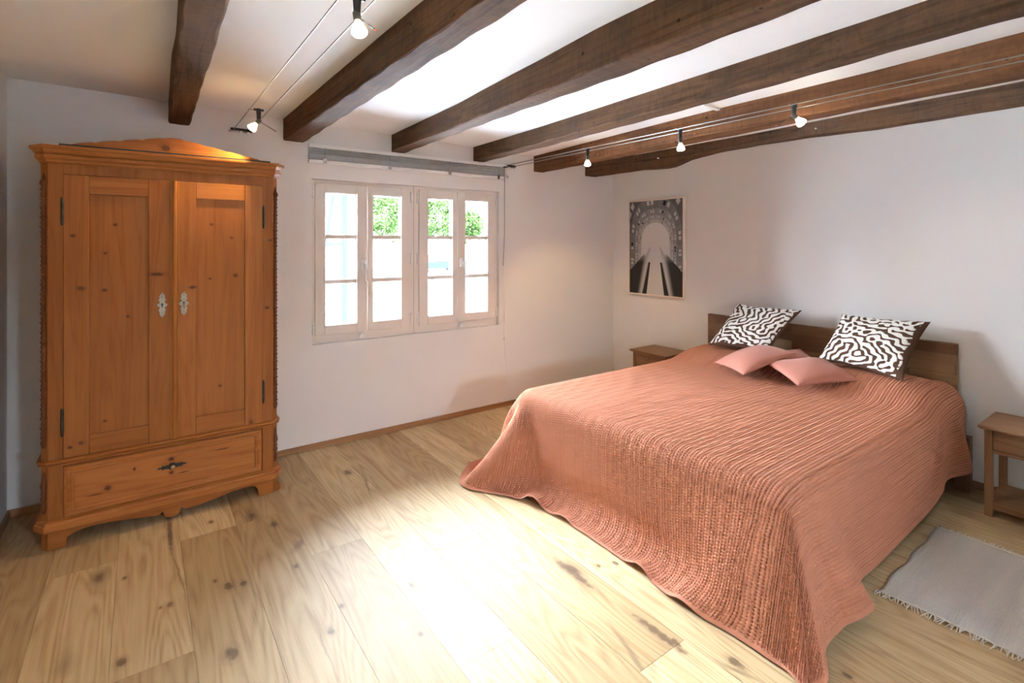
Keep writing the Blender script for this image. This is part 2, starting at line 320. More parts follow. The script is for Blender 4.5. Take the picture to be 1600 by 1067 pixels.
# ------------------------------------------------------------------ builders
class MB:
    """collects shapes; build() links them as one mesh object"""
    def __init__(s): s.v = []; s.f = []; s.sm = []
    def add(s, vs, fs, smooth=False):
        o = len(s.v); s.v += [tuple(p) for p in vs]; s.f += [tuple(i + o for i in f) for f in fs]; s.sm += [smooth] * len(fs); return s
    def box(s, x0, y0, z0, x1, y1, z1):
        if x0 > x1: x0, x1 = x1, x0
        if y0 > y1: y0, y1 = y1, y0
        if z0 > z1: z0, z1 = z1, z0
        return s.add([(x0, y0, z0), (x1, y0, z0), (x1, y1, z0), (x0, y1, z0), (x0, y0, z1), (x1, y0, z1), (x1, y1, z1), (x0, y1, z1)],
                     [(0, 3, 2, 1), (4, 5, 6, 7), (0, 1, 5, 4), (1, 2, 6, 5), (2, 3, 7, 6), (3, 0, 4, 7)])
    def loft(s, rings, closed=True, caps=True, smooth=False):
        n = len(rings[0]); vs = [p for r in rings for p in r]; fs = []
        for a in range(len(rings) - 1):
            for i in range(n if closed else n - 1):
                j = (i + 1) % n
                fs.append((a * n + i, a * n + j, (a + 1) * n + j, (a + 1) * n + i))
        if caps:
            fs.append(tuple(range(n - 1, -1, -1))); fs.append(tuple((len(rings) - 1) * n + i for i in range(n)))
        return s.add(vs, fs, smooth)
    def prism(s, pts, axis, a, b):
        """polygon pts extruded along axis; pts are in the two other axes in order"""
        def mk(p, t):
            return {'x': (t, p[0], p[1]), 'y': (p[0], t, p[1]), 'z': (p[0], p[1], t)}[axis]
        return s.loft([[mk(p, a) for p in pts], [mk(p, b) for p in pts]])
    def lathe(s, prof, c=(0, 0, 0), n=20, ax='z', smooth=True):
        rings = []
        for r, t in prof:
            ring = []
            for i in range(n):
                a = 2 * PI * i / n; p = (r * math.cos(a), r * math.sin(a), t)
                if ax == 'y': p = (p[0], p[2], p[1])
                if ax == 'x': p = (p[2], p[0], p[1])
                ring.append((c[0] + p[0], c[1] + p[1], c[2] + p[2]))
            rings.append(ring)
        return s.loft(rings, smooth=smooth)
    def tube(s, path, r, n=8, smooth=True):
        pts = [Vector(p) for p in path]; rings = []
        up = Vector((0, 0, 1))
        for i, p in enumerate(pts):
            d = (pts[min(i + 1, len(pts) - 1)] - pts[max(i - 1, 0)]).normalized()
            u = up if abs(d.dot(up)) < 0.95 else Vector((1, 0, 0))
            a = d.cross(u).normalized(); b = d.cross(a).normalized()
            rr = r[i] if isinstance(r, (list, tuple)) else r
            rings.append([tuple(p + a * (rr * math.cos(2 * PI * k / n)) + b * (rr * math.sin(2 * PI * k / n))) for k in range(n)])
        return s.loft(rings, smooth=smooth)
    def build(s, name, mat, parent=None, bevel=0.0, seg=2, loc=None):
        me = bpy.data.meshes.new(name); me.from_pydata(s.v, [], s.f); me.update()
        me.polygons.foreach_set('use_smooth', s.sm)
        bm = bmesh.new(); bm.from_mesh(me); bmesh.ops.recalc_face_normals(bm, faces=bm.faces); bm.to_mesh(me); bm.free()
        me.materials.append(mat)
        o = bpy.data.objects.new(name, me); COL.objects.link(o)
        if parent is not None: o.parent = parent
        if loc: o.location = loc
        if bevel:
            b = o.modifiers.new('edge', 'BEVEL'); b.width = bevel; b.segments = seg; b.limit_method = 'ANGLE'; b.angle_limit = math.radians(35)
            b.harden_normals = False
        return o

def tag(o, label, cat, group=None):
    o['label'] = label; o['category'] = cat
    if group: o['group'] = group
    return o
def thing(name, label, cat, loc=(0, 0, 0), rz=0.0, group=None):
    o = bpy.data.objects.new(name, None); o.empty_display_size = 0.1; COL.objects.link(o)
    o.location = loc; o.rotation_euler = (0, 0, rz)
    return tag(o, label, cat, group)
def structure(o): o['kind'] = 'structure'; return o
def np_mesh(name, verts, quads, mat, parent=None, smooth=True):
    me = bpy.data.meshes.new(name); nv, nf = len(verts), len(quads)
    me.vertices.add(nv); me.vertices.foreach_set('co', np.ascontiguousarray(verts, dtype=np.float32).ravel())
    me.loops.add(nf * 4); me.loops.foreach_set('vertex_index', np.ascontiguousarray(quads, dtype=np.int32).ravel())
    me.polygons.add(nf); me.polygons.foreach_set('loop_start', np.arange(0, nf * 4, 4, dtype=np.int32))
    me.polygons.foreach_set('use_smooth', np.full(nf, smooth)); me.update(calc_edges=True); me.validate()
    me.materials.append(mat)
    o = bpy.data.objects.new(name, me); COL.objects.link(o)
    if parent is not None: o.parent = parent
    return o
def grid_quads(nu, nv):
    i = np.arange(nu * nv).reshape(nu, nv)
    return np.stack([i[:-1, :-1], i[1:, :-1], i[1:, 1:], i[:-1, 1:]], -1).reshape(-1, 4)

# ------------------------------------------------------------------ room shell
W0, W1, WZ0, WZ1 = 1.005, 2.66, 0.757, 1.978
TH = 0.24
b = MB()
b.box(XL - 0.2, YW, -0.1, W0, YW + TH, 2.6).box(W1, YW, -0.1, XR + 0.2, YW + TH, 2.6).box(W0, YW, -0.1, W1, YW + TH, WZ0).box(W0, YW, WZ1, W1, YW + TH, 2.6)
structure(b.build('wall_back', M['wall']))
b = MB(); b.box(XR, YB - 0.2, -0.1, XR + 0.2, YW, 2.6); structure(b.build('wall_right', M['wall']))
b = MB(); b.box(XL - 0.2, YB - 0.2, -0.1, XL, YW, 2.6); structure(b.build('wall_left', M['wall']))
R0, R1, RZ0, RZ1 = 0.9, 1.28, 1.24, 1.68  # opening for the added fill window
b = MB()
b.box(XL, YB - TH, -0.1, R0, YB, 2.6).box(R1, YB - TH, -0.1, XR, YB, 2.6).box(R0, YB - TH, -0.1, R1, YB, RZ0).box(R0, YB - TH, RZ1, R1, YB, 2.6)
structure(b.build('wall_front', M['wall']))
b = MB()
xs = (XL - 0.2, XR + 0.2)
b.loft([[(xs[0], YB - 0.2, ceil_z(xs[0])), (xs[1], YB - 0.2, ceil_z(xs[1])), (xs[1], YB - 0.2, 2.7), (xs[0], YB - 0.2, 2.7)],
        [(xs[0], YW + 0.2, ceil_z(xs[0])), (xs[1], YW + 0.2, ceil_z(xs[1])), (xs[1], YW + 0.2, 2.7), (xs[0], YW + 0.2, 2.7)]])
structure(b.build('ceiling', M['ceiling']))

def make_floor():
    pitch = 0.2515; x0 = 0.66 - 5 * pitch
    joints = {0.66: [3.081, 0.9], 0.9115: [2.57, 0.35], 1.163: [1.585, -0.4], 1.4145: [2.262, 0.2], 0.4085: [3.081, 1.1], 0.157: [2.222, 0.0], -0.0945: [3.07, 1.0], -0.346: [1.9, -0.2], 1.666: [3.096, 1.2]}
    vs, fs, uv, tone = [], [], [], []
    g = 0.0007
    k = 0; x = x0 - pitch
    while x < XR + 0.1:
        x1 = x + pitch
        js = None
        for kx, j in joints.items():
            if abs((kx - pitch) - x) < 0.02: js = list(j)
        if js is None:
            a = YW - random.uniform(0.3, 2.2); js = [a, a - random.uniform(1.6, 2.2)]
        ys = [YW + 0.05] + js
        while ys[-1] > YB: ys.append(ys[-1] - random.uniform(1.7, 2.2))
        for a, c in zip(ys[:-1], ys[1:]):
            o = len(vs); t = random.random(); ou, ov = random.uniform(0, 60), random.uniform(0, 60)
            z = random.uniform(-0.0003, 0.0003)
            X0, X1, Y0, Y1 = x + g, x1 - g, c + g, a - g
            vs += [(X0, Y0, z), (X1, Y0, z), (X1, Y1, z), (X0, Y1, z), (X0, Y0, -0.012), (X1, Y0, -0.012), (X1, Y1, -0.012), (X0, Y1, -0.012)]
            for q in [(0, 1, 2, 3), (0, 4, 5, 1), (1, 5, 6, 2), (2, 6, 7, 3), (3, 7, 4, 0)]:
                fs.append(tuple(o + i for i in q)); tone.append(t)
                for i in q: uv.append((vs[o + i][0] + ou, vs[o + i][1] + ov))
        x = x1
    o = len(vs); vs += [(XL - 0.1, YB - 0.1, -0.012), (XR + 0.1, YB - 0.1, -0.012), (XR + 0.1, YW + 0.1, -0.012), (XL - 0.1, YW + 0.1, -0.012)]
    fs.append((o, o + 1, o + 2, o + 3)); tone.append(0.1); uv += [(0, 0)] * 4
    me = bpy.data.meshes.new('floor'); me.from_pydata(vs, [], fs); me.update()
    l = me.uv_layers.new(name='plank'); l.data.foreach_set('uv', np.array(uv, dtype=np.float32).ravel())
    at = me.attributes.new('tone', 'FLOAT', 'FACE'); at.data.foreach_set('value', np.array(tone, dtype=np.float32))
    me.materials.append(M['floor'])
    ob = bpy.data.objects.new('floor', me); COL.objects.link(ob); structure(ob)
make_floor()

for nm, bx in (('baseboard_back', (XL, YW - 0.016, 0.0005, XR, YW - 0.0005, 0.042)),):
    b = MB().box(*bx); structure(b.build(nm, M['oak_trim'], bevel=0.003))
def side_board(nm, bx):
    b = MB().box(*bx); o = b.build(nm, M['teak'], bevel=0.003); structure(o)
side_board('baseboard_left', (XL + 0.0005, YB, 0.0005, XL + 0.016, YW - 0.017, 0.042))
side_board('baseboard_right', (XR - 0.016, YB, 0.0005, XR - 0.0005, YW - 0.017, 0.042))

# ------------------------------------------------------------------ ceiling beams
def beam(stations, mat, label, amp=0.006, seed=0, bev=0.009):
    """stations: (y, xl, xr, zbottom), from the window wall towards the camera"""
    st = sorted(stations, key=lambda q: -q[0])
    ys = np.array([q[0] for q in st])[::-1]; arr = np.array([q[1:] for q in st])[::-1]
    n = 130; Y = np.linspace(YW + 0.03, YB, n)
    r = np.random.default_rng(seed)
    def wob(sc):
        k = r.normal(size=n); ker = np.exp(-0.5 * (np.arange(-12, 13) / sc) ** 2); ker /= ker.sum()
        w = np.convolve(k, ker, 'same'); return w / (w.std() + 1e-9)
    xl = np.interp(Y, ys, arr[:, 0]) + amp * 0.7 * wob(5); xr = np.interp(Y, ys, arr[:, 1]) + amp * 0.7 * wob(5); zb = np.interp(Y, ys, arr[:, 2]) + amp * 0.3 * wob(7)
    rings = []
    for i in range(n):
        a, c, z = xl[i], xr[i], zb[i]; t = ceil_z((a + c) / 2) + 0.02
        bv = bev * (1 + 0.5 * math.sin(i * 0.9 + seed)); w = c - a
        ring = [(a, t), (a + 0.002 * math.sin(i * .7), (t + z) / 2), (a, z + bv), (a + bv * .35, z + bv * .35), (a + bv, z), (a + w * .35, z + 0.002 * math.sin(i * .5)), (a + w * .65, z - 0.002 * math.sin(i * .6)), (c - bv, z), (c - bv * .35, z + bv * .35), (c, z + bv), (c + 0.002 * math.sin(i * .8), (t + z) / 2), (c, t)]
        rings.append([(p[0], Y[i], p[1]) for p in ring])
    o = MB().loft(rings, smooth=True).build('ceiling_beam', mat)
    me = o.data
    try: me.set_sharp_from_angle(angle=math.radians(24))
    except Exception: pass
    return tag(o, label, 'beam', 'oak ceiling beams')
beam([(3.9, .131, .255, 2.262), (1.85, .106, .223, 2.258), (-1.6, .06, .18, 2.25)], M['beam_grey'], 'dark weathered beam running to the wall above the pine wardrobe', .003, 1)
beam([(3.9, .811, .952, 2.234), (1.5, .827, .95, 2.234), (-1.6, .83, .95, 2.234)], M['beam'], 'brown beam meeting the wall between wardrobe top and window blind', .0025, 2)
beam([(3.9, 1.621, 1.735, 2.235), (2.8, 1.590, 1.70, 2.230), (2.2, 1.550, 1.67, 2.222), (1.5, 1.50, 1.65, 2.21), (.7, 1.49, 1.62, 2.21), (-1.6, 1.46, 1.6, 2.21)], M['beam'], 'thick brown beam that ends above the middle of the window blind', .003, 3)
beam([(3.9, 2.385, 2.50, 2.235), (2.9, 2.37, 2.49, 2.235), (1.33, 2.29, 2.40, 2.235), (.6, 2.25, 2.33, 2.235), (-1.6, 2.2, 2.3, 2.235)], M['beam'], 'slim nail-holed beam reaching the wall at the far end of the blind', .0025, 4)
beam([(3.9, 3.066, 3.185, 2.196), (1.8, 2.93, 3.09, 2.196), (1.0, 2.91, 3.03, 2.196), (.5, 2.87, 3.03, 2.196), (-1.6, 2.8, 2.95, 2.196)], M['beam_red'], 'reddish brown beam with the cable lights running in front of it', .0025, 5)
beam([(3.9, 3.743, 3.90, 2.206), (3.24, 3.745, 3.88, 2.20), (2.95, 3.745, 3.87, 2.178), (2.86, 3.745, 3.87, 2.182), (2.70, 3.75, 3.865, 2.222), (2.44, 3.75, 3.86, 2.248), (2.1, 3.75, 3.855, 2.254), (1.7, 3.72, 3.83, 2.246), (1.3, 3.69, 3.80, 2.226), (.63, 3.67, 3.78, 2.226), (-1.6, 3.6, 3.75, 2.22)], M['beam_grey'], 'dark beam with a wavy lower edge closest to the wall above the bed', .002, 6, .008)
b = MB().box(2.76, 1.845, 2.335, 3.03, 1.87, 2.36)
tag(b.build('ceiling_batten', M['ceiling'], bevel=.002), 'short white batten on the ceiling between slim beam and reddish beam', 'batten')
for y, z, lab in ((2.951, 2.262, 'small white screw pin in the dark wavy beam, closer to the window wall'), (1.617, 2.278, 'small white screw pin in the dark wavy beam under the bright spotlight')):
    xf = float(np.interp(y, [.63, 1.3, 1.7, 2.1, 3.9], [3.67, 3.69, 3.72, 3.75, 3.745]))
    b = MB().lathe([(0.002, 0.012), (.0025, -.022), (.006, -.023), (.006, -.028), (.001, -.029)], (xf, y, z), 10, 'x')
    tag(b.build('screw_pin', M['white']), lab, 'pin', 'screw pins in the beam')

# ------------------------------------------------------------------ window
def rect_frame(x0, x1, z0, z1, w, y0, y1, wb=None):
    wb = wb or w
    return MB().box(x0, y0, z0, x0 + w, y1, z1).box(x1 - w, y0, z0, x1, y1, z1).box(x0 + w, y0, z1 - w, x1 - w, y1, z1).box(x0 + w, y0, z0, x1 - w, y1, z0 + wb)
win = bpy.data.objects.new('window_1', None); COL.objects.link(win); win.location = (1.83, YW + .045, WZ0); structure(win)
def wpart(mb, name, mat, parent, bevel=0.0):
    o = mb.build(name, mat, None, bevel); o.parent = parent
    o.matrix_parent_inverse = Matrix.Translation(-Vector(absloc(parent))); return o
def absloc(o):
    v = Vector((0, 0, 0))
    while o is not None:
        if o.type == 'EMPTY' : v += o.location
        o = o.parent
    return v
fr = MB().box(W0 - .01, 3.940, WZ0 - .01, 1.04, 4.02, WZ1 + .01).box(2.635, 3.940, WZ0 - .01, W1 + .01, 4.02, WZ1 + .01)
fr.box(1.04, 3.940, 1.948, 2.635, 4.02, WZ1 + .01).box(1.04, 3.940, WZ0 - .01, 2.635, 4.02, .825).box(1.79, 3.940, .825, 1.876, 4.02, 1.948)
wpart(fr, 'frame', M['frame'], win, .002)
wpart(MB().box(1.829, 3.9385, WZ0, 1.8315, 3.9405, WZ1), 'frame_joint', plain('joint_shadow_gap', (.3, .27, .24), .8), win)
SASH = [(1.036, 1.4285, 1.108, 1.350), (1.4325, 1.793, 1.476, 1.717), (1.873, 2.2345, 1.953, 2.191), (2.2385, 2.639, 2.316, 2.553)]
for i, (x0, x1, g0, g1) in enumerate(SASH):
    y0, y1 = 3.924, 3.978
    s = MB().box(x0, y0, .819, g0, y1, 1.953).box(g1, y0, .819, x1, y1, 1.953).box(g0, y0, 1.884, g1, y1, 1.953).box(g0, y0, .819, g1, y1, .886)
    so = wpart(s, 'sash', M['frame'], win, .003)
    bead = rect_frame(g0 - .009, g1 + .009, .877, 1.893, .012, y0 - .003, y0 + .008)
    p = wpart(bead, 'glazing_bead', M['frame'], win, .003); p.parent = so; p.matrix_parent_inverse = Matrix.Identity(4)
    sub = [(MB().box(g0, 3.95, .886, g1, 3.954, 1.884), 'pane', M['glass'], 0)]
    for zc in (1.554, 1.214): sub.append((MB().box(g0, 3.930, zc - .016, g1, 3.972, zc + .016), 'glazing_bar', M['frame'], .003))
    sub.append((rect_frame(g0 + .0, g1, .886, 1.884, .006, 3.958, 3.978), 'outer_spacer', M['alu'], 0))
    hx = x0 - .012 if i in (0, 2) else x1 + .012
    for zc in ((1.885, 1.38, .885) if i in (1, 2) else (1.885, .875)):
        h = MB().lathe([(.005, -.045), (.0085, -.044), (.0085, -.016), (.0075, -.015), (.0085, -.014), (.0085, .014), (.0075, .015), (.0085, .016), (.0085, .044), (.005, .045)], (hx, 3.930, zc), 10)
        sub.append((h, 'hinge', M['white'], 0))
    if i in (0, 3):
        hx = 1.400 if i == 0 else 2.277
        h = MB().lathe([(.019, 3.9235), (.019, 3.915), (.013, 3.905), (.013, 3.888)], (hx, 0, 1.335), 16, 'y')
        h.lathe([(.021, 1.30), (.021, 1.365), (.016, 1.378), (.008, 1.383)], (hx, 3.915, 0), 12)
        h.tube([(hx, 3.886, 1.338), (hx + .006, 3.880, 1.31), (hx + .010, 3.880, 1.27), (hx + .012, 3.884, 1.225), (hx + .012, 3.886, 1.212)], [.011, .0105, .0095, .0085, .006], 10)
        sub.append((h, 'handle', M['white'], 0))
    for mb, nm, mt, bv in sub:
        o = mb.build(nm, mt, None, bv); o.parent = so; o.matrix_parent_inverse = Matrix.Identity(4)
for xc in (1.385, 2.268):
    l = MB().box(xc - .017, 3.912, .770, xc + .017, 3.940, .797).box(xc - .010, 3.905, .797, xc + .012, 3.935, .812)
    wpart(l, 'sash_latch', M['white'], win, .003)
# added fill window, unseen behind the camera, sized for the light it lets in
fill_win = bpy.data.objects.new('fill_window_rear', None); COL.objects.link(fill_win); fill_win.location = (1.09, YB - .1, RZ0); structure(fill_win)
f2 = rect_frame(R0, R1, RZ0, RZ1, .04, YB - .14, YB - .08)
wpart(f2, 'frame', M['frame'], fill_win, .003)
wpart(MB().box(R0 + .04, YB - .112, RZ0 + .04, R1 - .04, YB - .108, RZ1 - .04), 'pane', M['glass'], fill_win)

# ------------------------------------------------------------------ venetian blind over the window
bl = thing('venetian_blind', 'grey metal venetian blind drawn up on the wall above the window', 'blind', (1.85, 3.895, 2.09))
def bpart(mb, nm, mt, bv=0.0, parent=None):
    o = mb.build(nm, mt, None, bv); o.parent = parent or bl
    o.matrix_parent_inverse = Matrix.Translation(-bl.location) if parent is None else Matrix.Identity(4)
    return o
bx0, bx1 = .975, 2.715
bpart(MB().box(bx0, 3.85, 2.199, bx1, 3.893, 2.224), 'headrail', M['blind'], .002)
sl = MB()
for k in range(4):
    z = 2.189 - k * .0105; sl.add([(bx0, 3.855, z - .004), (bx1, 3.855, z - .004), (bx1, 3.872, z + .002), (bx0, 3.872, z + .002), (bx1, 3.888, z - .001), (bx0, 3.888, z - .001), (bx0, 3.855, z - .0046), (bx1, 3.855, z - .0046), (bx1, 3.872, z + .0014), (bx0, 3.872, z + .0014), (bx1, 3.888, z - .0016), (bx0, 3.888, z - .0016)],
        [(0, 1, 2, 3), (3, 2, 4, 5), (7, 6, 9, 8), (8, 9, 11, 10), (0, 6, 7, 1), (5, 4, 10, 11), (0, 3, 9, 6), (3, 5, 11, 9), (1, 7, 8, 2), (2, 8, 10, 4)])
bpart(sl, 'slats', M['blind'])
st = MB()
for k in range(13):
    z = 2.150 - k * .0026; st.box(bx0, 3.852 + .001 * (k % 2), z - .0011, bx1, 3.890, z)
bpart(st, 'slat_stack', plain('grey_slats', (.68, .70, .72), .4, .0))
bpart(MB().box(bx0, 3.849, 2.087, bx1, 3.892, 2.1125), 'bottom_rail', M['blind'], .003)
for xc in (1.085, 1.585, 2.12, 2.62):
    c = MB().box(xc - .012, 3.845, 2.086, xc + .012, 3.850, 2.115).box(xc - .016, 3.842, 2.113, xc + .016, 3.852, 2.121).tube([(xc, 3.848, 2.12), (xc, 3.848, 2.2)], .0013, 6)
    bpart(c, 'ladder_clip', M['chrome'])
bpart(MB().lathe([(.004, 2.66), (.012, 2.662), (.012, 2.742), (.009, 2.745)], (0, 3.872, 2.118), 14, 'x'), 'tilt_tube', M['alu'])
bpart(MB().box(2.675, 3.84, 2.195, 2.705, 3.86, 2.207), 'cord_outlet', M['iron'])
bpart(MB().tube([(2.680, 3.838, 2.20), (2.681, 3.842, 1.6), (2.679, 3.86, 1.30)], .0035, 8), 'tilt_wand', M['cable'])
cord = [(2.690, 3.845, 2.198), (2.693, 3.85, 1.5), (2.696, 3.87, 1.0), (2.704, 3.885, .72), (2.712, 3.89, .63), (2.722, 3.892, .5), (2.745, 3.892, .3), (2.755, 3.892, .16)]
cd = bpart(MB().tube(cord, .0014, 6), 'pull_cord', M['white'])
bpart(MB().tube([(2.698, 3.85, 1.55), (2.700, 3.86, 1.1), (2.700, 3.87, .78)], .0022, 6), 'pull_cord', M['white'])
bpart(MB().lathe([(.002, .612), (.0085, .618), (.010, .628), (.007, .640), (.002, .645)], (2.712, 3.886, 0), 12), 'cord_bead', M['white'], parent=cd)

# ------------------------------------------------------------------ cable lights
def spot(name, loc, target, watts, col, ang=70, blend=.6, parent=None, size=.02):
    l = bpy.data.lights.new(name, 'SPOT'); l.energy = watts; l.color = col; l.spot_size = math.radians(ang); l.spot_blend = blend; l.shadow_soft_size = size
    o = bpy.data.objects.new(name, l); COL.objects.link(o); d = (Vector(target) - Vector(loc)).normalized()
    o.location = loc; o.rotation_euler = d.to_track_quat('-Z', 'Y').to_euler()
    return o
def track(xa, xb, z, label):
    t = thing('cable_track', label, 'cable', ((xa + xb) / 2, YW, z))
    inv = Matrix.Translation(-t.location)
    def p(mb, nm, mt, bv=0):
        o = mb.build(nm, mt, t, bv); o.matrix_parent_inverse = inv; return o
    for x in (xa, xb): p(MB().tube([(x, YW - .03, z), (x, 1.2, z - .004), (x, YB + .01, z)], .0028, 8), 'cable', M['cable'])
    a = MB().lathe([(.004, xa - .02), (.009, xa - .018), (.009, xb + .018), (.004, xb + .02)], (0, YW - .028, z), 12, 'x')
    p(a, 'anchor_bar', M['black'])
    p(MB().lathe([(.003, xa - .03), (.008, xa - .028), (.008, (xa + xb) / 2 - .01)], (0, YW - .0078, z - .010), 12, 'x'), 'anchor_sleeve', M['chrome'])
    p(MB().lathe([(.008, (xa + xb) / 2 + .01), (.008, xb + .018), (.003, xb + .02)], (0, YW - .0078, z - .010), 12, 'x'), 'anchor_sleeve', M['chrome'])
track(.497, .592, 2.268, 'pair of thin dark cables strung above the wardrobe from the window wall')
track(2.722, 2.812, 2.222, 'pair of thin steel cables strung beside the reddish ceiling beam')
def lamp(xa, xb, y, z, aim, bulbmat, label, col, watts, drop=.055, stick=None, ang=75, hold=None):
    """crossbar between two cables, black holder, socket, bulb aimed along aim"""
    xc = (xa + xb) / 2
    t = thing('cable_spotlight', label, 'light', (xc, y, z), 0, 'cable spotlights')
    a = Vector(aim).normalized()
    MB().tube([(xa - xc - .006, 0, .004), (xc * 0, 0, .002), (0.01, 0, .002)], .0028, 8).build('crossbar', M['cable'], t)
    h = MB().tube([(0, 0, .012), (0, 0, -.004), (0, 0, -drop)], [.016, .013, .010], 12).box(-.026, -.006, .0, .026, .006, .012)
    h.build('holder', M['black'], t, .002)
    k = Vector((0, 0, -drop)); q = a.to_track_quat('Z', 'Y').to_matrix()
    def turn(mb): mb.v = [tuple(k + q @ Vector(v)) for v in mb.v]; return mb
    turn(MB().lathe([(.010, -.012), (.0125, -.010), (.0125, .018), (.011, .020)], n=16)).build('socket', plain('grey_socket', (.12, .115, .105), .4, .3), t)
    turn(MB().lathe([(.009, .019), (.012, .028), (.021, .044), (.0245, .056), (.0245, .060), (.020, .066), (.008, .069), (.001, .0695)], n=20)).build('bulb', bulbmat, t)
    if stick is not None:
        s = Vector(stick)
        st = MB().tube([tuple(k), tuple(k + s)], .0022, 6).build('aiming_rod', M['black'], t)
        MB().tube([tuple(k + s * .96), tuple(k + s * 1.04)], .0032, 6).build('rod_tip', M['red'], st)
    pos = t.location + k + a * .085
    if watts:
        s = spot('spotlight_beam', pos, pos + a, watts, col, ang)
        s.parent = t; s.matrix_parent_inverse = Matrix.Translation(-t.location)
    return t
WARM = (1.0, .70, .30); WHITE = (1.0, .84, .62); ROSE = (1.0, .72, .50)
lamp(.497, .592, 3.25, 2.264, (-.62, .10, -.78), M['bulb_warm'], 'yellow glowing spotlight on the cables just above the wardrobe', WARM, 9, .058, (.085, -.02, -.05), 95)
lamp(.497, .592, 1.585, 2.262, (.05, -.25, -.95), M['bulb_white'], 'bright white spotlight hanging from the wardrobe cables beside a thick beam', WHITE, 3.5, .050, (.06, .0, -.03), 120)
lamp(2.722, 2.812, 2.855, 2.220, (.35, .35, -.95), M['bulb_white'], 'spotlight nearest the window wall on the cables beside the reddish beam', WARM, 9, .058, (.05, -.06, .02), 85)
lamp(2.722, 2.812, 2.02, 2.219, (.05, -.05, -1), M['bulb_warm'], 'yellowish spotlight in the middle of the cables beside the reddish beam', WHITE, 3.5, .062, (.03, -.08, .03), 100)
lamp(2.722, 2.812, 1.32, 2.217, (.55, -.45, -.75), M['bulb_white'], 'dazzling white spotlight tilted towards the bedside on the reddish beam cables', WHITE, 3.5, .045, (-.06, .06, -.05), 95)

# ------------------------------------------------------------------ pine wardrobe
WX, WY = .133, 3.36
wd = thing('wardrobe', 'tall honey pine two-door wardrobe with a gabled top beside the window', 'wardrobe', (WX, WY, 0))
HB = .505
def foot(e, f=0.0):
    c = .414 * e
    return [(-.507 - c, -e), (.507 + c, -e), (.535 + e, .028 + c), (.535 + e, HB), (-.535 - e, HB), (-.535 - e, .028 + c)]
def stack(prof):
    mb = MB(); mb.loft([[(p[0], p[1], z) for p in foot(e)] for e, z in prof]); return mb
def wp(mb, nm, mt, parent=None, bv=0.0): return mb.build(nm, mt, parent or wd, bv)
# carcass in one piece: corner posts, frieze, sides, back
cm = MB()
pl = [(-.507, 0), (-.449, 0), (-.449, .06), (-.50, .06), (-.50, HB), (-.535, HB), (-.535, .028)]
cm.loft([[(p[0], p[1], z) for p in pl] for z in (.115, 1.91)])
cm.loft([[(-p[0], p[1], z) for p in pl[::-1]] for z in (.115, 1.91)])
cm.box(-.449, 0.0, 1.845, .449, .03, 1.91).box(-.449, .0, .398, .449, .03, .437).box(-.50, HB - .02, .115, .50, HB, 1.91).box(-.50, .03, 1.89, .50, HB - .02, 1.91).box(-.50, .03, .115, .50, HB - .02, .135).box(-.50, .03, .41, .50, HB - .02, .425)
wp(cm, 'carcass', M['pine_v'], None, .002)
wp(stack([(0, 1.897), (.010, 1.902), (.012, 1.912), (.024, 1.921), (.026, 1.936), (.020, 1.938), (.030, 1.948), (.036, 1.962), (.046, 1.968), (.048, 1.979), (.046, 1.981)]), 'cornice', M['pine_h'])
# pediment: low gable board with nicked edge
top = []
for k in range(0, 41):
    u = k / 40; x = .49 - u * .955
    z = 1.983 + .094 * (1 - abs((x - .005)) / .487) ** 1.0
    z = min(z, 2.071)
    if k % 4 == 2: z -= .004
    top.append((x, z))
wp(MB().prism([(-.465, 1.9825), (.49, 1.9825)] + top[0:41], 'y', -.034, -.014), 'pediment', M['pine_h'], None, .001)
wp(MB().box(-.462, -.0362, 1.9808, .487, -.012, 1.9905), 'pediment_seam', M['iron'])
wp(stack([(0, .405), (.012, .409), (.014, .416), (.008, .420), (.018, .424), (.018, .432), (.012, .435)]), 'waist_molding', M['pine_h'])
# base: plinth ring, shaped apron, feet
wp(stack([(.0, .148), (.008, .143), (.020, .138), (.022, .128), (.028, .126), (.028, .096), (.022, .092), (.0, .090)]), 'plinth', M['pine_h'])
ap = [(-.507, .0005), (-.435, .0005), (-.436, .042), (-.428, .050), (-.410, .060), (-.380, .068), (-.340, .072), (-.28, .070), (-.2, .060), (-.12, .048), (-.07, .040), (-.055, .040), (-.050, .050), (-.042, .052), (-.038, .040), (-.034, .026), (-.022, .016), (0, .012), (.022, .016), (.034, .026), (.038, .040), (.042, .052), (.050, .050), (.055, .040), (.07, .036), (.13, .040), (.2, .052), (.28, .066), (.34, .072), (.385, .074), (.41, .066), (.425, .045), (.430, .0005), (.507, .0005), (.507, .095), (-.507, .095)]
wp(MB().prism(ap, 'y', -.004, .022), 'apron', M['pine_h'], None, .002)
for s in (-1, 1):
    f = MB()
    f.loft([[(s * p[0], p[1], z) for p in ((.435, .02), (.507, -.003), (.533, .024), (.533, .10), (.435, .10))] for z in (.0005, .095)])
    if s > 0:
        sc = [(.0, .095), (.022, .092), (.026, .083), (.016, .074), (.012, .062), (.018, .050), (.032, .042), (.040, .028), (.038, .012), (.028, .003), (.0, .002)]
        f.loft([[(.520 + u * .85, .010 + u * .1 + w, z) for u, z in sc] for w in (-.006, .045)])
    wp(f, 'foot', M['pine_v'], None, .002)
for s in (-1, 1):
    wp(MB().box(s * .535, HB - .10, .0005, s * .445, HB - .01, .095), 'foot', M['pine_v'])
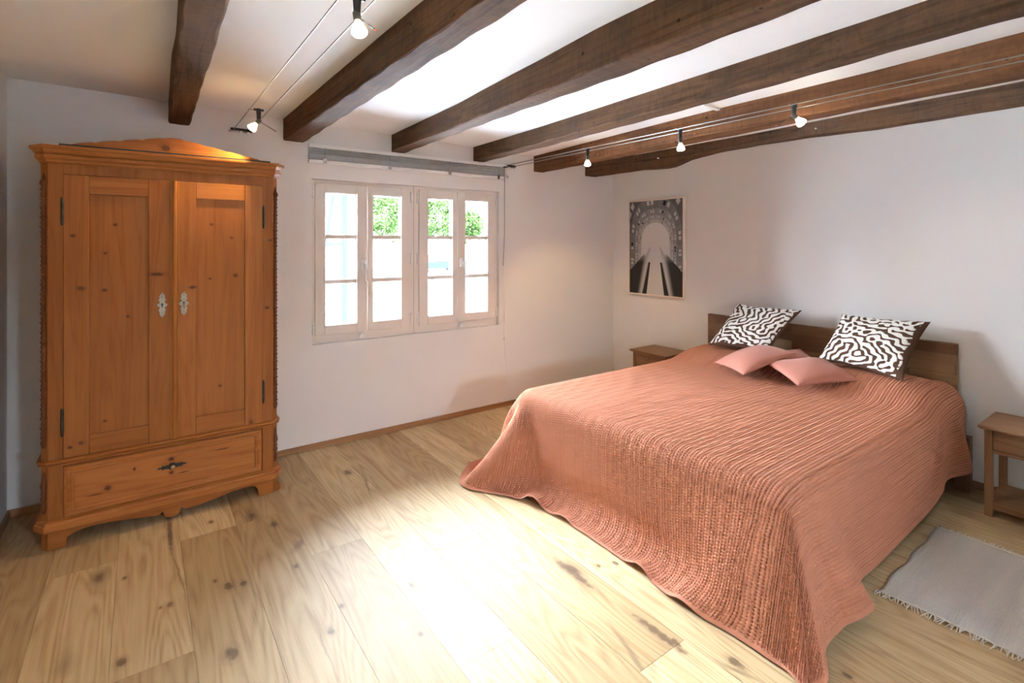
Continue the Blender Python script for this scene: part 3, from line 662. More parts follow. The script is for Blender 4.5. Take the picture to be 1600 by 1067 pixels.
def door(x0, x1, p0, p1, astragal):
    d = MB().box(x0, -.006, .4385, p0, .02, 1.8435).box(p1, -.006, .4385, x1, .02, 1.8435)
    do = wp(d, 'door', M['pine_v'], None, .002)
    wp(MB().box(p0 + .0012, -.0052, 1.7525, p1 - .0012, .019, 1.843), 'top_rail', M['pine_h'], do, .002)
    wp(MB().box(p0 + .0012, -.0052, .439, p1 - .0012, .019, .5325), 'bottom_rail', M['pine_h'], do, .002)
    wp(MB().box(p0 + .0004, .008, .533, p1 - .0004, .016, 1.7515), 'panel', M['pine_v'], do)
    return do
dl = door(-.4485, -.0035, -.351, -.104, False)
dr = door(-.0025, .4535 - .0045, .110, .356, True)
prof = [(-.006, -.0065), (-.005, -.012), (-.001, -.013), (.001, -.010), (.004, -.016), (.010, -.019), (.016, -.019), (.020, -.016), (.023, -.010), (.025, -.013), (.029, -.012), (.030, -.0065)]
wp(MB().prism([(a - .0, c) for a, c in prof], 'z', .4385, 1.8435), 'astragal', M['pine_v'], dr)
def escutcheon(xc, zc, parent, key):
    half = [(0, .068), (.006, .060), (.011, .050), (.015, .046), (.010, .040), (.014, .034), (.017, .027), (.012, .018), (.010, .013), (.020, .007), (.024, 0), (.020, -.007), (.010, -.013), (.012, -.018), (.017, -.027), (.014, -.034), (.010, -.040), (.015, -.046), (.011, -.050), (.006, -.060), (0, -.068)]
    pts = [(xc + a, zc + c) for a, c in half] + [(xc - a, zc + c) for a, c in half[::-1][1:-1]]
    e = wp(MB().prism(pts, 'y', -.0085, -.0062), 'escutcheon', M['pewter'], parent, .0006)
    hole = MB().prism([(xc + .0055 * math.cos(q), zc + .004 + .0055 * math.sin(q)) for q in np.linspace(-1.1, PI + 1.1, 14)] + [(xc - .0025, zc - .012), (xc + .0025, zc - .012)], 'y', -.0091, -.008)
    wp(hole, 'keyhole', M['iron'], parent)
    for dz in (.058, -.058, .044, -.044): wp(MB().lathe([(.0022, -.0093), (.0022, -.008)], (xc, 0, zc + dz), 8, 'y'), 'screw', M['iron'], parent)
    if key:
        k = MB().tube([(xc, -.006, zc + .004), (xc, -.032, zc + .002)], .003, 8)
        ring = [(xc, -.036 + .010 * math.cos(a), zc - .010 + .012 * math.sin(a)) for a in np.linspace(0, 2 * PI, 17)]
        k.tube(ring, .002, 6); wp(k, 'key', M['chrome'], parent)
escutcheon(-.045, 1.170, dl, False); escutcheon(.054, 1.172, dr, True)
for x, par in ((-.4535, dl), (.4545, dr)):
    for z in (1.66, .617):
        h = MB().lathe([(.002, -.069), (.006, -.066), (.0055, -.055), (.0068, -.052), (.0068, -.001), (.006, 0), (.0068, .001), (.0068, .052), (.0055, .055), (.006, .066), (.002, .069)], (x, -.006, z), 10)
        wp(h, 'hinge', M['iron'], par)
# drawer with stepped molding
dw = MB().box(-.447, -.006, .150, .445, .02, .397)
dwo = wp(dw, 'drawer', M['pine_drawer'], None, .001)
def ring_mold(x0, x1, z0, z1, prof, nm):
    rings = []
    for (t, y) in prof: rings.append([(x0 + t, y, z0 + t), (x1 - t, y, z0 + t), (x1 - t, y, z1 - t), (x0 + t, y, z1 - t)])
    mb = MB(); mb.loft(rings, caps=False); return wp(mb, nm, M['pine_drawer'], dwo)
ring_mold(-.440, .438, .1535, .394, [(0, -.006), (.001, -.013), (.006, -.016), (.011, -.016), (.012, -.013), (.018, -.012), (.019, -.018), (.023, -.020), (.027, -.018), (.028, -.012), (.031, -.010), (.032, -.0055)], 'drawer_molding')
hp = [(-.070, 0), (-.058, .005), (-.050, .004), (-.046, .010), (-.038, .012), (-.032, .008), (-.026, .012), (-.018, .009), (-.014, .014), (-.006, .020), (0, .018)]
hp = hp + [(-a, c) for a, c in hp[::-1][1:]]
pts = [(x, .291 + z) for x, z in hp] + [(x, .291 - z) for x, z in hp[::-1][1:-1]]
pts = [(x, z + (x + .0) * .02) for x, z in pts]
wp(MB().prism(pts, 'y', -.0095, -.0062), 'handle_plate', M['iron'], dwo, .0008)
wp(MB().lathe([(.006, -.009), (.005, -.018), (.010, -.022), (.0125, -.027), (.011, -.032), (.006, -.034), (.001, -.0345)], (.003, 0, .289), 16, 'y'), 'knob', M['brassknob'], dwo)
# turned half columns on the cut corners
def spindle(z0, z1, n, r):
    pr = [(.002, z0), (r * .6, z0 + .008), (r * .9, z0 + .03), (r * .55, z0 + .045)]
    L = (z1 - z0 - .13) / n; z = z0 + .05
    for k in range(n):
        pr += [(r * .95, z + .002), (r * .95, z + .006), (r * .62, z + .010), (r * .78, z + L * .5), (r * .62, z + L - .006)]
        z += L
    pr += [(r * .95, z + .004), (r * .6, z + .012), (r * 1.05, z + .030), (r * .85, z + .045), (r * .5, z + .055), (.002, z1)]
    return pr
for s in (-1, 1):
    c = (s * .5225, .0125, 0)
    m1 = MB().lathe(spindle(.50, 1.845, 26, .016), c, 14); wp(m1, 'turned_column', M['pine_turned'])
    m2 = MB().lathe([(.002, .178), (.010, .188), (.013, .215), (.008, .24), (.014, .250), (.014, .262), (.009, .27), (.014, .280), (.009, .288), (.015, .315), (.012, .335), (.007, .352), (.006, .37), (.002, .384)], c, 14); wp(m2, 'turned_column', M['pine_turned'])

# ------------------------------------------------------------------ bed
BX0, BX1, BY0, BY1, BZ = 1.955, 4.10, .935, 2.70, .565
bed = thing('bed', 'double bed with a low butcher-block headboard against the plaster wall', 'bed', (3.0, 1.82, 0))
binv = Matrix.Translation(-bed.location)
def bp(mb, nm, mt, bv=0.0):
    o = mb.build(nm, mt, bed, bv); o.matrix_parent_inverse = binv; return o
bp(MB().box(4.115, .978, .36, 4.150, 2.713, .875), 'headboard', M['headboard'], .003)
bp(MB().box(BX0 + .06, BY0 + .06, .32, BX1 - .01, BY1 - .06, BZ - .03), 'mattress', M['mattress'], .05, )
for y in (BY0 + .03, BY1 - .055): bp(MB().box(BX0 + .05, y, .22, 4.114, y + .025, .36), 'side_rail', M['darkwood'], .003)
bp(MB().box(BX0 + .04, BY0 + .056, .22, BX0 + .065, BY1 - .056, .36), 'foot_rail', M['darkwood'], .003)
for x, y in ((BX0 + .07, BY0 + .06), (BX0 + .07, BY1 - .13), (4.03, .900), (4.03, BY1 - .035)):
    bp(MB().box(x, y, .0005, x + .07, y + .07, .35 if x < 3 else .33), 'leg', M['darkwood'], .003)

# bedspread: a cloth sheet laid over the bed and let fall
def drape():
    nu, nv = 112, 108
    FL, FR, HL, HR = (BX0 - .525, BY1 + .54), (BX0 - .550, BY0 - .510), (BX1 + .07, BY1 + .47), (BX1 + .07, BY0 - .43)
    u = np.linspace(0, 1, nu)[:, None]; v = np.linspace(0, 1, nv)[None, :]
    X = (1 - u) * ((1 - v) * FR[0] + v * FL[0]) + u * ((1 - v) * HR[0] + v * HL[0])
    Y = (1 - u) * ((1 - v) * FR[1] + v * FL[1]) + u * ((1 - v) * HR[1] + v * HL[1])
    X0, Y0 = X, Y
    for sy, y0, nexp in ((-1, BY0 + .04, 2.1), (1, BY1 - .04, 3.0)):
        dx = np.maximum(BX0 + .04 - X, 0); dy = np.maximum(sy * (Y - y0), 0)
        rr = np.hypot(dx, dy) + 1e-9; ct, sn = dx / rr, dy / rr; mxx = np.maximum(ct, sn)
        k = np.where((dx > 0) & (dy > 0), mxx / (ct ** nexp + sn ** nexp) ** (1 / nexp), 1.0)
        k = 1 + (k * (1 - (.06 if sy < 0 else .0) * np.where((dx > 0) & (dy > 0), 2 * ct * sn, 0)) - 1) * np.clip(rr / .45, 0, 1)
        X = np.where((dx > 0) & (dy > 0), BX0 + .04 - dx * k, X); Y = np.where((dx > 0) & (dy > 0), y0 + sy * dy * k, Y)
    flat = np.stack([X, Y], -1)
    P = np.stack([X - .07 * u, Y, np.full_like(X, .80)], -1)
    P[..., 2] += .004 * rng.normal(size=(nu, nv)) + .012 * np.sin(X * 17) * np.clip(.2 - np.minimum(v, 1 - v), 0, 1) * 5 + .012 * np.sin(Y * 15 + 1) * np.clip(.2 - u, 0, 1) * 5
    V = np.zeros_like(P)
    def rest(du, dv):
        a = flat[:nu - abs(du), :][:, max(0, -dv):nv - max(0, dv)]; c = flat[abs(du):, :][:, max(0, dv):nv + min(0, dv)]
        return np.linalg.norm(a - c, axis=-1)
    cons = []
    for du, dv, st in ((1, 0, 1.0), (0, 1, 1.0), (1, 1, .45), (1, -1, .45), (2, 0, .22), (0, 2, .22), (4, 0, .10), (0, 4, .10)):
        L = rest(du, dv)
        if du == 0: L = L * (1 + .035 * np.clip((.19 - u) / .19, 0, 1))
        if dv == 0: L = L * (1 + .012 * np.clip((.17 - np.minimum(v, 1 - v)) / .17, 0, 1))
        cons.append((du, dv, st, L))
    def pillow(x, y):
        h = 0
        for yc in (1.38, 2.25):
            q = np.clip(1 - ((x - 3.86) / .30) ** 2, 0, 1) * np.clip(1 - ((y - yc) / .42) ** 4, 0, 1)
            h = h + .105 * np.sqrt(q)
        return h
    R = .075
    def collide(P, P0):
        x, y, z = P[..., 0], P[..., 1], P[..., 2]
        # rounded box
        cx, cy = (BX0 + 4.4) / 2, (BY0 + BY1) / 2; hx, hy = (4.4 - BX0) / 2 - R, (BY1 - BY0) / 2 - R
        top = BZ - R
        qx, qy, qz = np.abs(x - cx) - hx, np.abs(y - cy) - hy, z - top
        mx, my, mz = np.maximum(qx, 0), np.maximum(qy, 0), np.maximum(qz, 0)
        d = np.sqrt(mx ** 2 + my ** 2 + mz ** 2) + np.minimum(np.maximum(np.maximum(qx, qy), qz), 0) - R
        hit = (d < 0) & (z > .2)
        n = np.stack([mx * np.sign(x - cx), my * np.sign(y - cy), mz], -1); ln = np.linalg.norm(n, axis=-1, keepdims=True)
        n = np.where(ln > 1e-6, n / np.maximum(ln, 1e-6), np.array([0, 0, 1.0]))
        P = np.where(hit[..., None], P - n * d[..., None], P)
        x, y, z = P[..., 0], P[..., 1], P[..., 2]
        ph = pillow(x, y); ph = np.where(ph > 0.001, BZ + ph, -1)
        hit2 = z < ph
        hit2 &= ph > 0
        P[..., 2] = np.where(hit2 & (z > BZ - .1), ph, z)
        # below the mattress edge: rails
        fl = P[..., 2] < .007
        P[..., 2] = np.where(fl, .007, P[..., 2])
        P[..., 0] = np.minimum(P[..., 0], 4.106)
        mv = P - P0
        fr = np.where((hit | hit2)[..., None], .45, 0) + np.where(fl[..., None], .6, 0)
        P[..., :2] -= mv[..., :2] * np.minimum(fr, .8)
        return P
    dt = .016
    for step in range(300):
        P0 = P.copy()
        V[..., 2] -= 1.3 * dt
        V *= .99 if step < 200 else .95
        P = P + V * dt
        for it in range(9):
            for du, dv, st, L in cons:
                for par in (0, 1):
                    # two passes of independent pairs
                    if du and not dv:
                        idx = np.arange(0, nu - du); idx = idx[(idx // du) % 2 == par]
                        a = (idx, slice(None)); c = (idx + du, slice(None)); l = L[idx]
                    elif dv and not du:
                        idx = np.arange(0, nv - dv); idx = idx[(idx // dv) % 2 == par]
                        a = (slice(None), idx); c = (slice(None), idx + dv); l = L[:, idx]
                    else:
                        idx = np.arange(0, nu - 1); idx = idx[idx % 2 == par]
                        if dv > 0: a = (idx[:, None], np.arange(0, nv - 1)[None]); c = (idx[:, None] + 1, np.arange(1, nv)[None])
                        else: a = (idx[:, None], np.arange(1, nv)[None]); c = (idx[:, None] + 1, np.arange(0, nv - 1)[None])
                        l = L[idx]
                    A, C = P[a], P[c]; dlt = C - A; ln = np.linalg.norm(dlt, axis=-1)
                    k = (st * .5 * (ln - l) / np.maximum(ln, 1e-7))[..., None] * dlt
                    P[a] = A + k; P[c] = C - k
            if it % 3 == 2: P = collide(P, P0)
        V = (P - P0) / dt
        sp = np.linalg.norm(V, axis=-1, keepdims=True); V = np.where(sp > 2.5, V * 2.5 / np.maximum(sp, 1e-6), V)
    # the corner beside the rug hangs as one soft flute with its tip on the floor
    def sm(t): t = np.clip(t, 0, 1); return t * t * (3 - 2 * t)
    cx, cy = BX0 + R, BY0 + R
    dx, dy = cx - X0, cy - Y0
    ex, ey = np.maximum(dx, 0), np.maximum(dy, 0)
    phi = np.where((ex > 0) & (ey > 0), np.arctan2(ey, ex), np.where(ey > 0, PI / 2, 0.0))
    r = np.hypot(ex, ey) + 1e-9; ct, sn = np.cos(phi), np.sin(phi)
    lim = np.maximum(ct, sn) / (ct ** 3 + sn ** 3) ** (1 / 3)
    sl = r * np.where((ex > 0) & (ey > 0), lim, 1.0)
    q = phi / (PI / 2); pk = .66
    rid = np.where(q < pk, sm(q / pk) ** 1.3, sm((1 - q) / (1 - pk)) ** 1.3)
    beta = .24 + (.20 - .24) * q + .20 * rid + .03 * np.sin(q * 19 + .6) * np.sin(q * PI)
    arc = np.minimum(sl / R, PI / 2); s2 = np.maximum(sl - R * PI / 2, 0)
    off = R * np.sin(arc) + s2 * np.sin(beta); z = BZ - R * (1 - np.cos(arc)) - s2 * np.cos(beta)
    low = np.maximum(.008 - z, 0); z = np.maximum(z, .008); off = off + low * .75
    ca = q + .10 * np.sin(q * PI * 2)
    ang = ca * PI / 2
    T = np.stack([np.where(ex > 0, cx - off * np.where(ey > 0, np.cos(ang), 1), X0), np.where(ey > 0, cy - off * np.where(ex > 0, np.sin(ang), 1), Y0), z], -1)
    T[..., 0] = np.where((ex <= 0), P[..., 0], T[..., 0]); T[..., 1] = np.where((ey <= 0), P[..., 1], T[..., 1])
    far = np.where((ex > 0) & (ey > 0), 0, np.where(ey > 0, -dx, -dy))
    wgt = (1 - sm(far / .55)) * sm((sl - .02) / .10) * ((ex > 0) | (ey > 0))
    P = P * (1 - wgt[..., None]) + T * wgt[..., None]
    return P, flat
def catmull(n, m):
    A = np.zeros((m, n)); t = np.linspace(0, n - 1, m); i = np.clip(t.astype(int), 0, n - 2); f = t - i
    w = [(-f ** 3 + 2 * f ** 2 - f) / 2, (3 * f ** 3 - 5 * f ** 2 + 2) / 2, (-3 * f ** 3 + 4 * f ** 2 + f) / 2, (f ** 3 - f ** 2) / 2]
    for k in range(4): np.add.at(A, (np.arange(m), np.clip(i + k - 1, 0, n - 1)), w[k])
    return A
def smooth2(P, k=2):
    for _ in range(k):
        Q = P.copy(); Q[1:-1] = .25 * P[:-2] + .5 * P[1:-1] + .25 * P[2:]; P = Q.copy()
        P[:, 1:-1] = .25 * Q[:, :-2] + .5 * Q[:, 1:-1] + .25 * Q[:, 2:]
    return P
def bedspread():
    P, flat = drape()
    P = smooth2(P, 2)
    nu, nv = P.shape[:2]; mu, mv = 900, 1400
    A, B = catmull(nu, mu), catmull(nv, mv)
    Q = np.einsum('ai,ijk->ajk', A, P); Q = np.einsum('bj,ajk->abk', B, Q)
    S = np.einsum('ai,ijk->ajk', A, flat); S = np.einsum('bj,ajk->abk', B, S)
    n = np.cross(np.gradient(Q, axis=0), np.gradient(Q, axis=1)); n /= np.linalg.norm(n, axis=-1, keepdims=True) + 1e-9
    if n[500, 500, 2] < 0: n = -n
    a = S[..., 0]; c = S[..., 1]
    s = (c / .062) % 1.0; w = 2 * PI * a / .013
    g = lambda m, sd: np.exp(-0.5 * (((s - m + .5) % 1.0 - .5) / sd) ** 2)
    gate = np.clip(.30 + np.cos(w), 0, 1.15)
    holes = (g(.12, .036) + g(.38, .036)) * gate + .62 * (g(.62, .034) + g(.88, .034)) * np.clip(.2 - np.cos(w), 0, 1)
    puffs = g(.25, .055) * (.6 - .4 * np.cos(w)) + .8 * g(.75, .06) * (.6 + .4 * np.cos(w))
    lines = g(.025, .013) + g(.975, .013) + g(.475, .013) + g(.525, .013)
    h = .0038 * puffs + .0030 * lines - .0105 * holes - .0042 * (g(0.0, .008) + g(.5, .008))
    e = np.minimum.reduce([np.linspace(0, 1, mu)[:, None] * 2.8 + 0 * c, (1 - np.linspace(0, 1, mu))[:, None] * 2.8 + 0 * c, np.linspace(0, 1, mv)[None] * 2.9 + 0 * c, (1 - np.linspace(0, 1, mv))[None] * 2.9 + 0 * c])
    hem = np.clip((.022 - e) / .004, 0, 1)
    h = h * (1 - hem) + hem * (.0022 + .0008 * np.cos(w) * np.cos(2 * PI * c / .012))
    Q = Q + n * h[..., None]
    Q[..., 2] = np.maximum(Q[..., 2], .003)
    o = np_mesh('bedspread', Q.reshape(-1, 3), grid_quads(mu, mv), M['spread'])
    tag(o, 'terracotta waffle-weave bedspread hanging over the bed down to the floor', 'bedspread')
    return P
SPREAD = bedspread()
def bed_top(x, y):
    d = (SPREAD[..., 0] - x) ** 2 + (SPREAD[..., 1] - y) ** 2
    i = np.argmin(np.where(SPREAD[..., 2] > .5, d, 9)); return float(SPREAD.reshape(-1, 3)[i, 2])

# ------------------------------------------------------------------ cushions
def labyrinth(n, seed, waves=12.0):
    r = np.random.default_rng(seed); u = r.normal(size=(n, n))
    k = np.fft.fftfreq(n, 1 / n); kx, ky = np.meshgrid(k, k, indexing='ij')
    kr = np.sqrt(kx ** 2 + ky ** 2)
    G = 2.0 * np.exp(-((kr - waves) / 3.6) ** 2) - .15 + .3 * np.exp(-(kr / (waves * 2.3)) ** 2)
    for _ in range(13):
        u = np.tanh(1.4 * np.real(np.fft.ifft2(np.fft.fft2(u) * G)) + .10)
    i, j = np.meshgrid(np.arange(n), np.arange(n), indexing='ij'); q = 2 * PI / n
    a = (i + .020 * n * np.sin(2 * q * j + seed) + .012 * n * np.sin(5 * q * (i + j))) % (n - 1); b = (j + .020 * n * np.sin(2 * q * i + 2 * seed) + .012 * n * np.sin(4 * q * (i - 2 * j))) % (n - 1)
    ia, ib = a.astype(int), b.astype(int); fa, fb = a - ia, b - ib
    return (u[ia, ib] * (1 - fa) + u[ia + 1, ib] * fa) * (1 - fb) + (u[ia, ib + 1] * (1 - fa) + u[ia + 1, ib + 1] * fa) * fb
def cushion(name, label, group, corners, bulge, mat_front, mat_back=None, pat=None, piping=None, n=90, seed=0):
    """corners A, D, C, E in order round the square (world points); bulge = half thickness at the middle"""
    A, D, C, E = [Vector(c) for c in corners]; ctr = (A + D + C + E) / 4
    nrm = (C - A).cross(E - D).normalized()
    if nrm.z < 0: nrm = -nrm
    if pat is not None: n = 240
    t = np.linspace(-1, 1, n); s, v = np.meshgrid(t, t, indexing='ij')
    pin = .075
    s2 = s * (1 - pin * (1 - v ** 2) * np.abs(s) ** 3); v2 = v * (1 - pin * (1 - s ** 2) * np.abs(v) ** 3)
    w = [(1 - s2) * (1 - v2) / 4, (1 + s2) * (1 - v2) / 4, (1 + s2) * (1 + v2) / 4, (1 - s2) * (1 + v2) / 4]
    base = sum(w[k][..., None] * np.array(c - ctr)[None, None] for k, c in enumerate((A, D, C, E)))
    hh = np.clip((1 - np.abs(s) ** 2.2) * (1 - np.abs(v) ** 2.2), 0, 1) ** .48
    r = np.random.default_rng(seed)
    wr = np.zeros_like(s)
    for k in range(10):
        a, bq, ph = r.normal(0, 3.0), r.normal(0, 3.0), r.uniform(0, 6)
        wr += np.sin(a * s + bq * v + ph)
    hh = hh * (1 + .025 * wr)
    # seams pull small creases in from the corners
    hh = hh * (1 - .05 * np.abs(np.sin(9 * np.arctan2(v, s))) * np.clip(np.hypot(s, v) - .55, 0, 1))
    N3 = np.array(nrm)
    t_ = thing(name, label, 'cushion', ctr, 0, group)
    top = base + N3 * (hh * bulge)[..., None]
    pv = None
    if pat is not None:
        u = labyrinth(n, pat)
        f = (u > -.34).astype(float)
        m_e = np.minimum(1 - np.abs(s), 1 - np.abs(v))
        edge = m_e + .012 * np.sin(8 * s + pat) + .012 * np.sin(7 * v)
        border = (edge < .035).astype(float)
        if pat % 2 == 0: border = np.maximum(border, (s > .88 + .03 * np.sin(9 * v)).astype(float))
        else: border = np.maximum(border, (v < -.90 + .03 * np.sin(9 * s)).astype(float))
        pv = f * (1 - border)
        k1 = np.array([.25, .5, .25])
        for ax in (0, 1): pv = np.apply_along_axis(lambda q: np.convolve(q, k1, 'same'), ax, pv)
        top = top + N3 * (pv * .0032)[..., None]
    o = np_mesh('cover_front', top.reshape(-1, 3), grid_quads(n, n), mat_front, t_)
    if pv is not None:
        at = o.data.attributes.new('pattern', 'FLOAT', 'POINT'); at.data.foreach_set('value', pv.astype(np.float32).ravel())
    st_ = max(1, n // 80); bot = (base - N3 * (hh * bulge * (.35 if pat is not None else .45))[..., None])
    idx = np.unique(np.append(np.arange(0, n, st_), n - 1)); bot = bot[idx][:, idx]
    np_mesh('cover_back', bot.reshape(-1, 3), grid_quads(len(idx), len(idx))[:, ::-1], mat_back or mat_front, t_)
    if piping is not None:
        ring = [tuple(base[i, 0]) for i in range(0, n, 3)] + [tuple(base[n - 1, i]) for i in range(0, n, 3)] + [tuple(base[i, n - 1]) for i in range(n - 1, -1, -3)] + [tuple(base[0, i]) for i in range(n - 1, -1, -3)]
        MB().tube(ring + ring[:1], .0035, 8).build('piping', piping, t_)
    return t_
# big patterned ones: bottom edge on the bed, top edge against the headboard
cushion('patterned_cushion', 'cream and brown maze-patterned cushion closer to the window, leaning on the headboard', 'patterned cushions',
        [(3.70, 2.435, .685), (3.76, 1.985, .69), (4.03, 1.862, 1.00), (4.01, 2.370, 1.005)], .055, M['pattern'], M['brown'], pat=3, seed=3)
cushion('patterned_cushion', 'cream and brown maze-patterned cushion on the rug side of the bed, leaning on the headboard', 'patterned cushions',
        [(3.80, 1.655, .70), (3.745, 1.145, .668), (4.02, 1.083, 1.01), (4.035, 1.592, 1.00)], .058, M['pattern'], M['brown'], pat=8, seed=4)
cushion('pink_cushion', 'plain dusty pink cushion lying tilted in front of the patterned cushion near the window', 'pink cushions',
        [(3.46, 2.22, .62), (3.275, 1.89, .622), (3.66, 1.735, .745), (3.83, 2.06, .73)], .062, M['pink'], piping=M['pinkpipe'], seed=5)
cushion('pink_cushion', 'plain dusty pink cushion lying flat with its corner towards the foot of the bed', 'pink cushions',
        [(3.50, 1.86, .675), (3.298, 1.548, .622), (3.66, 1.350, .640), (3.85, 1.63, .70)], .062, M['pink'], piping=M['pinkpipe'], seed=6)
cushion('pink_cushion', 'pink cushion mostly hidden behind and beneath the other two pink ones', 'pink cushions',
        [(3.80, 2.06, .665), (3.58, 1.80, .625), (3.82, 1.62, .655), (3.99, 1.86, .715)], .036, M['pink'], piping=M['pinkpipe'], seed=7)

# ------------------------------------------------------------------ nightstands
def nightstand(label, y0, y1, xf, slatted):
    """y0 < y1 sides, xf = front of the legs, back at the wall"""
    xb = 4.125; t = thing('nightstand', label, 'nightstand', ((xf + xb) / 2, (y0 + y1) / 2, 0), 0, 'teak nightstands')
    inv = Matrix.Translation(-t.location)
    def p(mb, nm, mt, bv=.002, par=None):
        o = mb.build(nm, mt, par or t, bv); o.matrix_parent_inverse = inv if par is None else Matrix.Identity(4); return o
    L = .034; tz = .5 if not slatted else .49
    tp = MB().box(xf - .028, y0 - .022, tz - .014, xb + .01, y1 + .022, tz).box(xf - .020, y0 - .015, tz - .021, xb + .005, y1 + .015, tz - .014)
    p(tp, 'top', M['teak'], .004)
    for x in (xf, xb - L):
        for y in (y0, y1 - L): p(MB().box(x, y, .0005, x + L, y + L, tz - .021), 'leg', M['teak_leg'], .003)
    for y in (y0 + .006, y1 - .020): p(MB().box(xf + L, y, .365, xb - L, y + .014, tz - .022), 'side_panel', M['teak'])
    p(MB().box(xb - L + .01, y0 + L, .365, xb - .008, y1 - L, tz - .022), 'back_panel', M['teak'])
    p(MB().box(xf + .004, y0 + L, .352, xf + .024, y1 - L, .370), 'rail', M['teak'])
    d = p(MB().box(xf + .002, y0 + L + .003, .373, xf + .02, y1 - L - .003, tz - .025), 'drawer', M['teak'])
    yc = (y0 + y1) / 2
    p(MB().lathe([(.008, xf + .003), (.006, xf - .006), (.013, xf - .014), (.014, xf - .020), (.009, xf - .025), (.001, xf - .026)], (0, yc, .435), 16, 'x'), 'knob', M['teak_leg'], 0, d)
    p(MB().box(xf + .004, y0 + .004, .070, xb - .006, y1 - .004, .086), 'shelf', M['teak'])
    p(MB().box(xf + .004, y0 + L, .046, xf + .022, y1 - L, .070), 'lower_rail', M['teak'])
    return t
nightstand('small teak nightstand by the window side of the bed', 2.925, 3.300, 3.795, False)
nightstand('teak nightstand with an open lower shelf beside the pale rug', .40, .782, 3.780, False)

# ------------------------------------------------------------------ picture on the wall
pic = thing('framed_picture', 'framed black and white photograph of an arched building on the wall', 'picture', (XR - .004, 3.316, 1.464))
PW, PH = .685, .968
f = MB(); D0, D1, fw = -.030, 0.0, .015
f.box(D0, -PW / 2, -PH / 2, D1, -PW / 2 + fw, PH / 2).box(D0, PW / 2 - fw, -PH / 2, D1, PW / 2, PH / 2).box(D0, -PW / 2 + fw, PH / 2 - fw, D1, PW / 2 - fw, PH / 2).box(D0, -PW / 2 + fw, -PH / 2, D1, PW / 2 - fw, -PH / 2 + fw)
f.build('frame', M['ash_frame'], pic, .0015)
def print_shades(nx, ny):
    # x -1..1 viewer's left to right, y 0 (bottom) .. 1 (top)
    x, y = np.meshgrid(np.linspace(-1, 1, nx), np.linspace(0, 1, ny), indexing='ij')
    A = np.abs(x); E = np.where(A > .515, .515 + (A - .515) / .60, A)
    Yy = (y - .585) * 2.86
    r = np.where(Yy > 0, np.hypot(E, Yy), E)
    ang = np.where(Yy > 0, np.arctan2(Yy, np.where(x > 0, E, -E)), np.where(x > 0, Yy * 1.15, PI - Yy * 1.15))
    radii = [.515, .62, .76, .97, 1.30, 1.75, 2.6]; shades = [.42, .34, .27, .19, .12, .085]; cells = [46, 38, 31, 23, 16, 10]
    sky = .66 - .10 * np.clip(1 - (y - .3) * 2, 0, 1)
    g = sky + 0 * x
    for k in range(6):
        a, c = radii[k], radii[k + 1]; band = (r >= a) & (r < c)
        q = (r - a) / (c - a); cell = ang / PI * cells[k] + .25; ic = np.floor(cell).astype(int); fc = cell - ic
        sh = shades[k] * (1 + .9 * np.clip(.62 - y, 0, .5)) * (1 - .12 * (ic % 2))
        hsh = (ic * 7919 + k * 10473) % 29
        lit = band & (q > .30) & (q < .72) & (fc > .15) & (fc < .80) & (ic % 4 < 2)
        g = np.where(band, sh, g)
        g = np.where(lit, np.where(hsh < 4, .012, .50), g)
        g = np.where(band & ((q > .95) | ((fc < .05) & (k > 1))), shades[k] * .5, g)
    wall = (y < .52) & (A < .16 + (.52 - y) * 2.0)
    c0 = .17 + np.clip(.50 - y, 0, 1) * .62
    t = np.clip((A - c0) / .24, 0, 1); t = t * t * (3 - 2 * t)
    dark = .60 + (.030 - .60) * t
    dark = dark + (.40 - dark) * np.clip((y - .34) / .14, 0, 1) * (A > c0)
    flank = (A > .40) & (y < .24 + (1 - A) * .327)
    g = np.where(wall, dark, g); g = np.where(flank, np.minimum(dark, .60), g)
    k0 = .215 + (.343 - y) * .58; kw = .032 + (.343 - y) * .15
    g = np.where((y < .343) & (np.abs(A - k0) < kw), .022, g)
    g = np.where((y < .343) & (A > k0 + kw) & (A < k0 + kw + .05), .40, g)
    return g
nx, ny = 260, 370
py_, pz_ = np.meshgrid(np.linspace(PW / 2 - fw, -PW / 2 + fw, nx), np.linspace(-PH / 2 + fw, PH / 2 - fw, ny), indexing='ij')
pv_ = np.stack([np.full_like(py_, -.020), py_, pz_], -1)
po = np_mesh('photo_print', pv_.reshape(-1, 3), grid_quads(nx, ny), M['print'], pic, False)
sh = print_shades(nx, ny).astype(np.float32).ravel()
ca = po.data.attributes.new('shade', 'FLOAT_COLOR', 'POINT'); ca.data.foreach_set('color', np.stack([sh, sh * .97, sh * .95, np.ones_like(sh)], -1).ravel())
MB().box(-.019, -PW / 2 + fw, -PH / 2 + fw, -.003, PW / 2 - fw, PH / 2 - fw).build('backing', M['darkwood'], pic)

# ------------------------------------------------------------------ rug
rug = thing('rug', 'pale flat-woven cotton rug with fringed ends on the floor beside the bed', 'rug', (3.0, .1, 0), math.radians(1.0))
nx, ny = 60, 110
gx, gy = np.meshgrid(np.linspace(-.405, .415, nx), np.linspace(-1.1, .785, ny), indexing='ij')
ez = .0045 + .0012 * np.sin(gx * 9 + 1) * np.sin(gy * 7) + .0008 * np.sin(gy * 40)
gy2 = gy + .006 * np.sin(gx * 22) * (np.abs(gy - .785) < .1); gx2 = gx + .004 * np.sin(gy * 13)
topv = np.stack([gx2, gy2, ez], -1).reshape(-1, 3); botv = topv.copy(); botv[:, 2] = .001
q = grid_quads(nx, ny); ids = np.arange(nx * ny).reshape(nx, ny); K = nx * ny
loop = np.concatenate([ids[:, 0], ids[-1, 1:], ids[-2::-1, -1], ids[0, -2:0:-1]]); nxt = np.roll(loop, -1)
side = np.stack([loop, loop + K, nxt + K, nxt], -1)
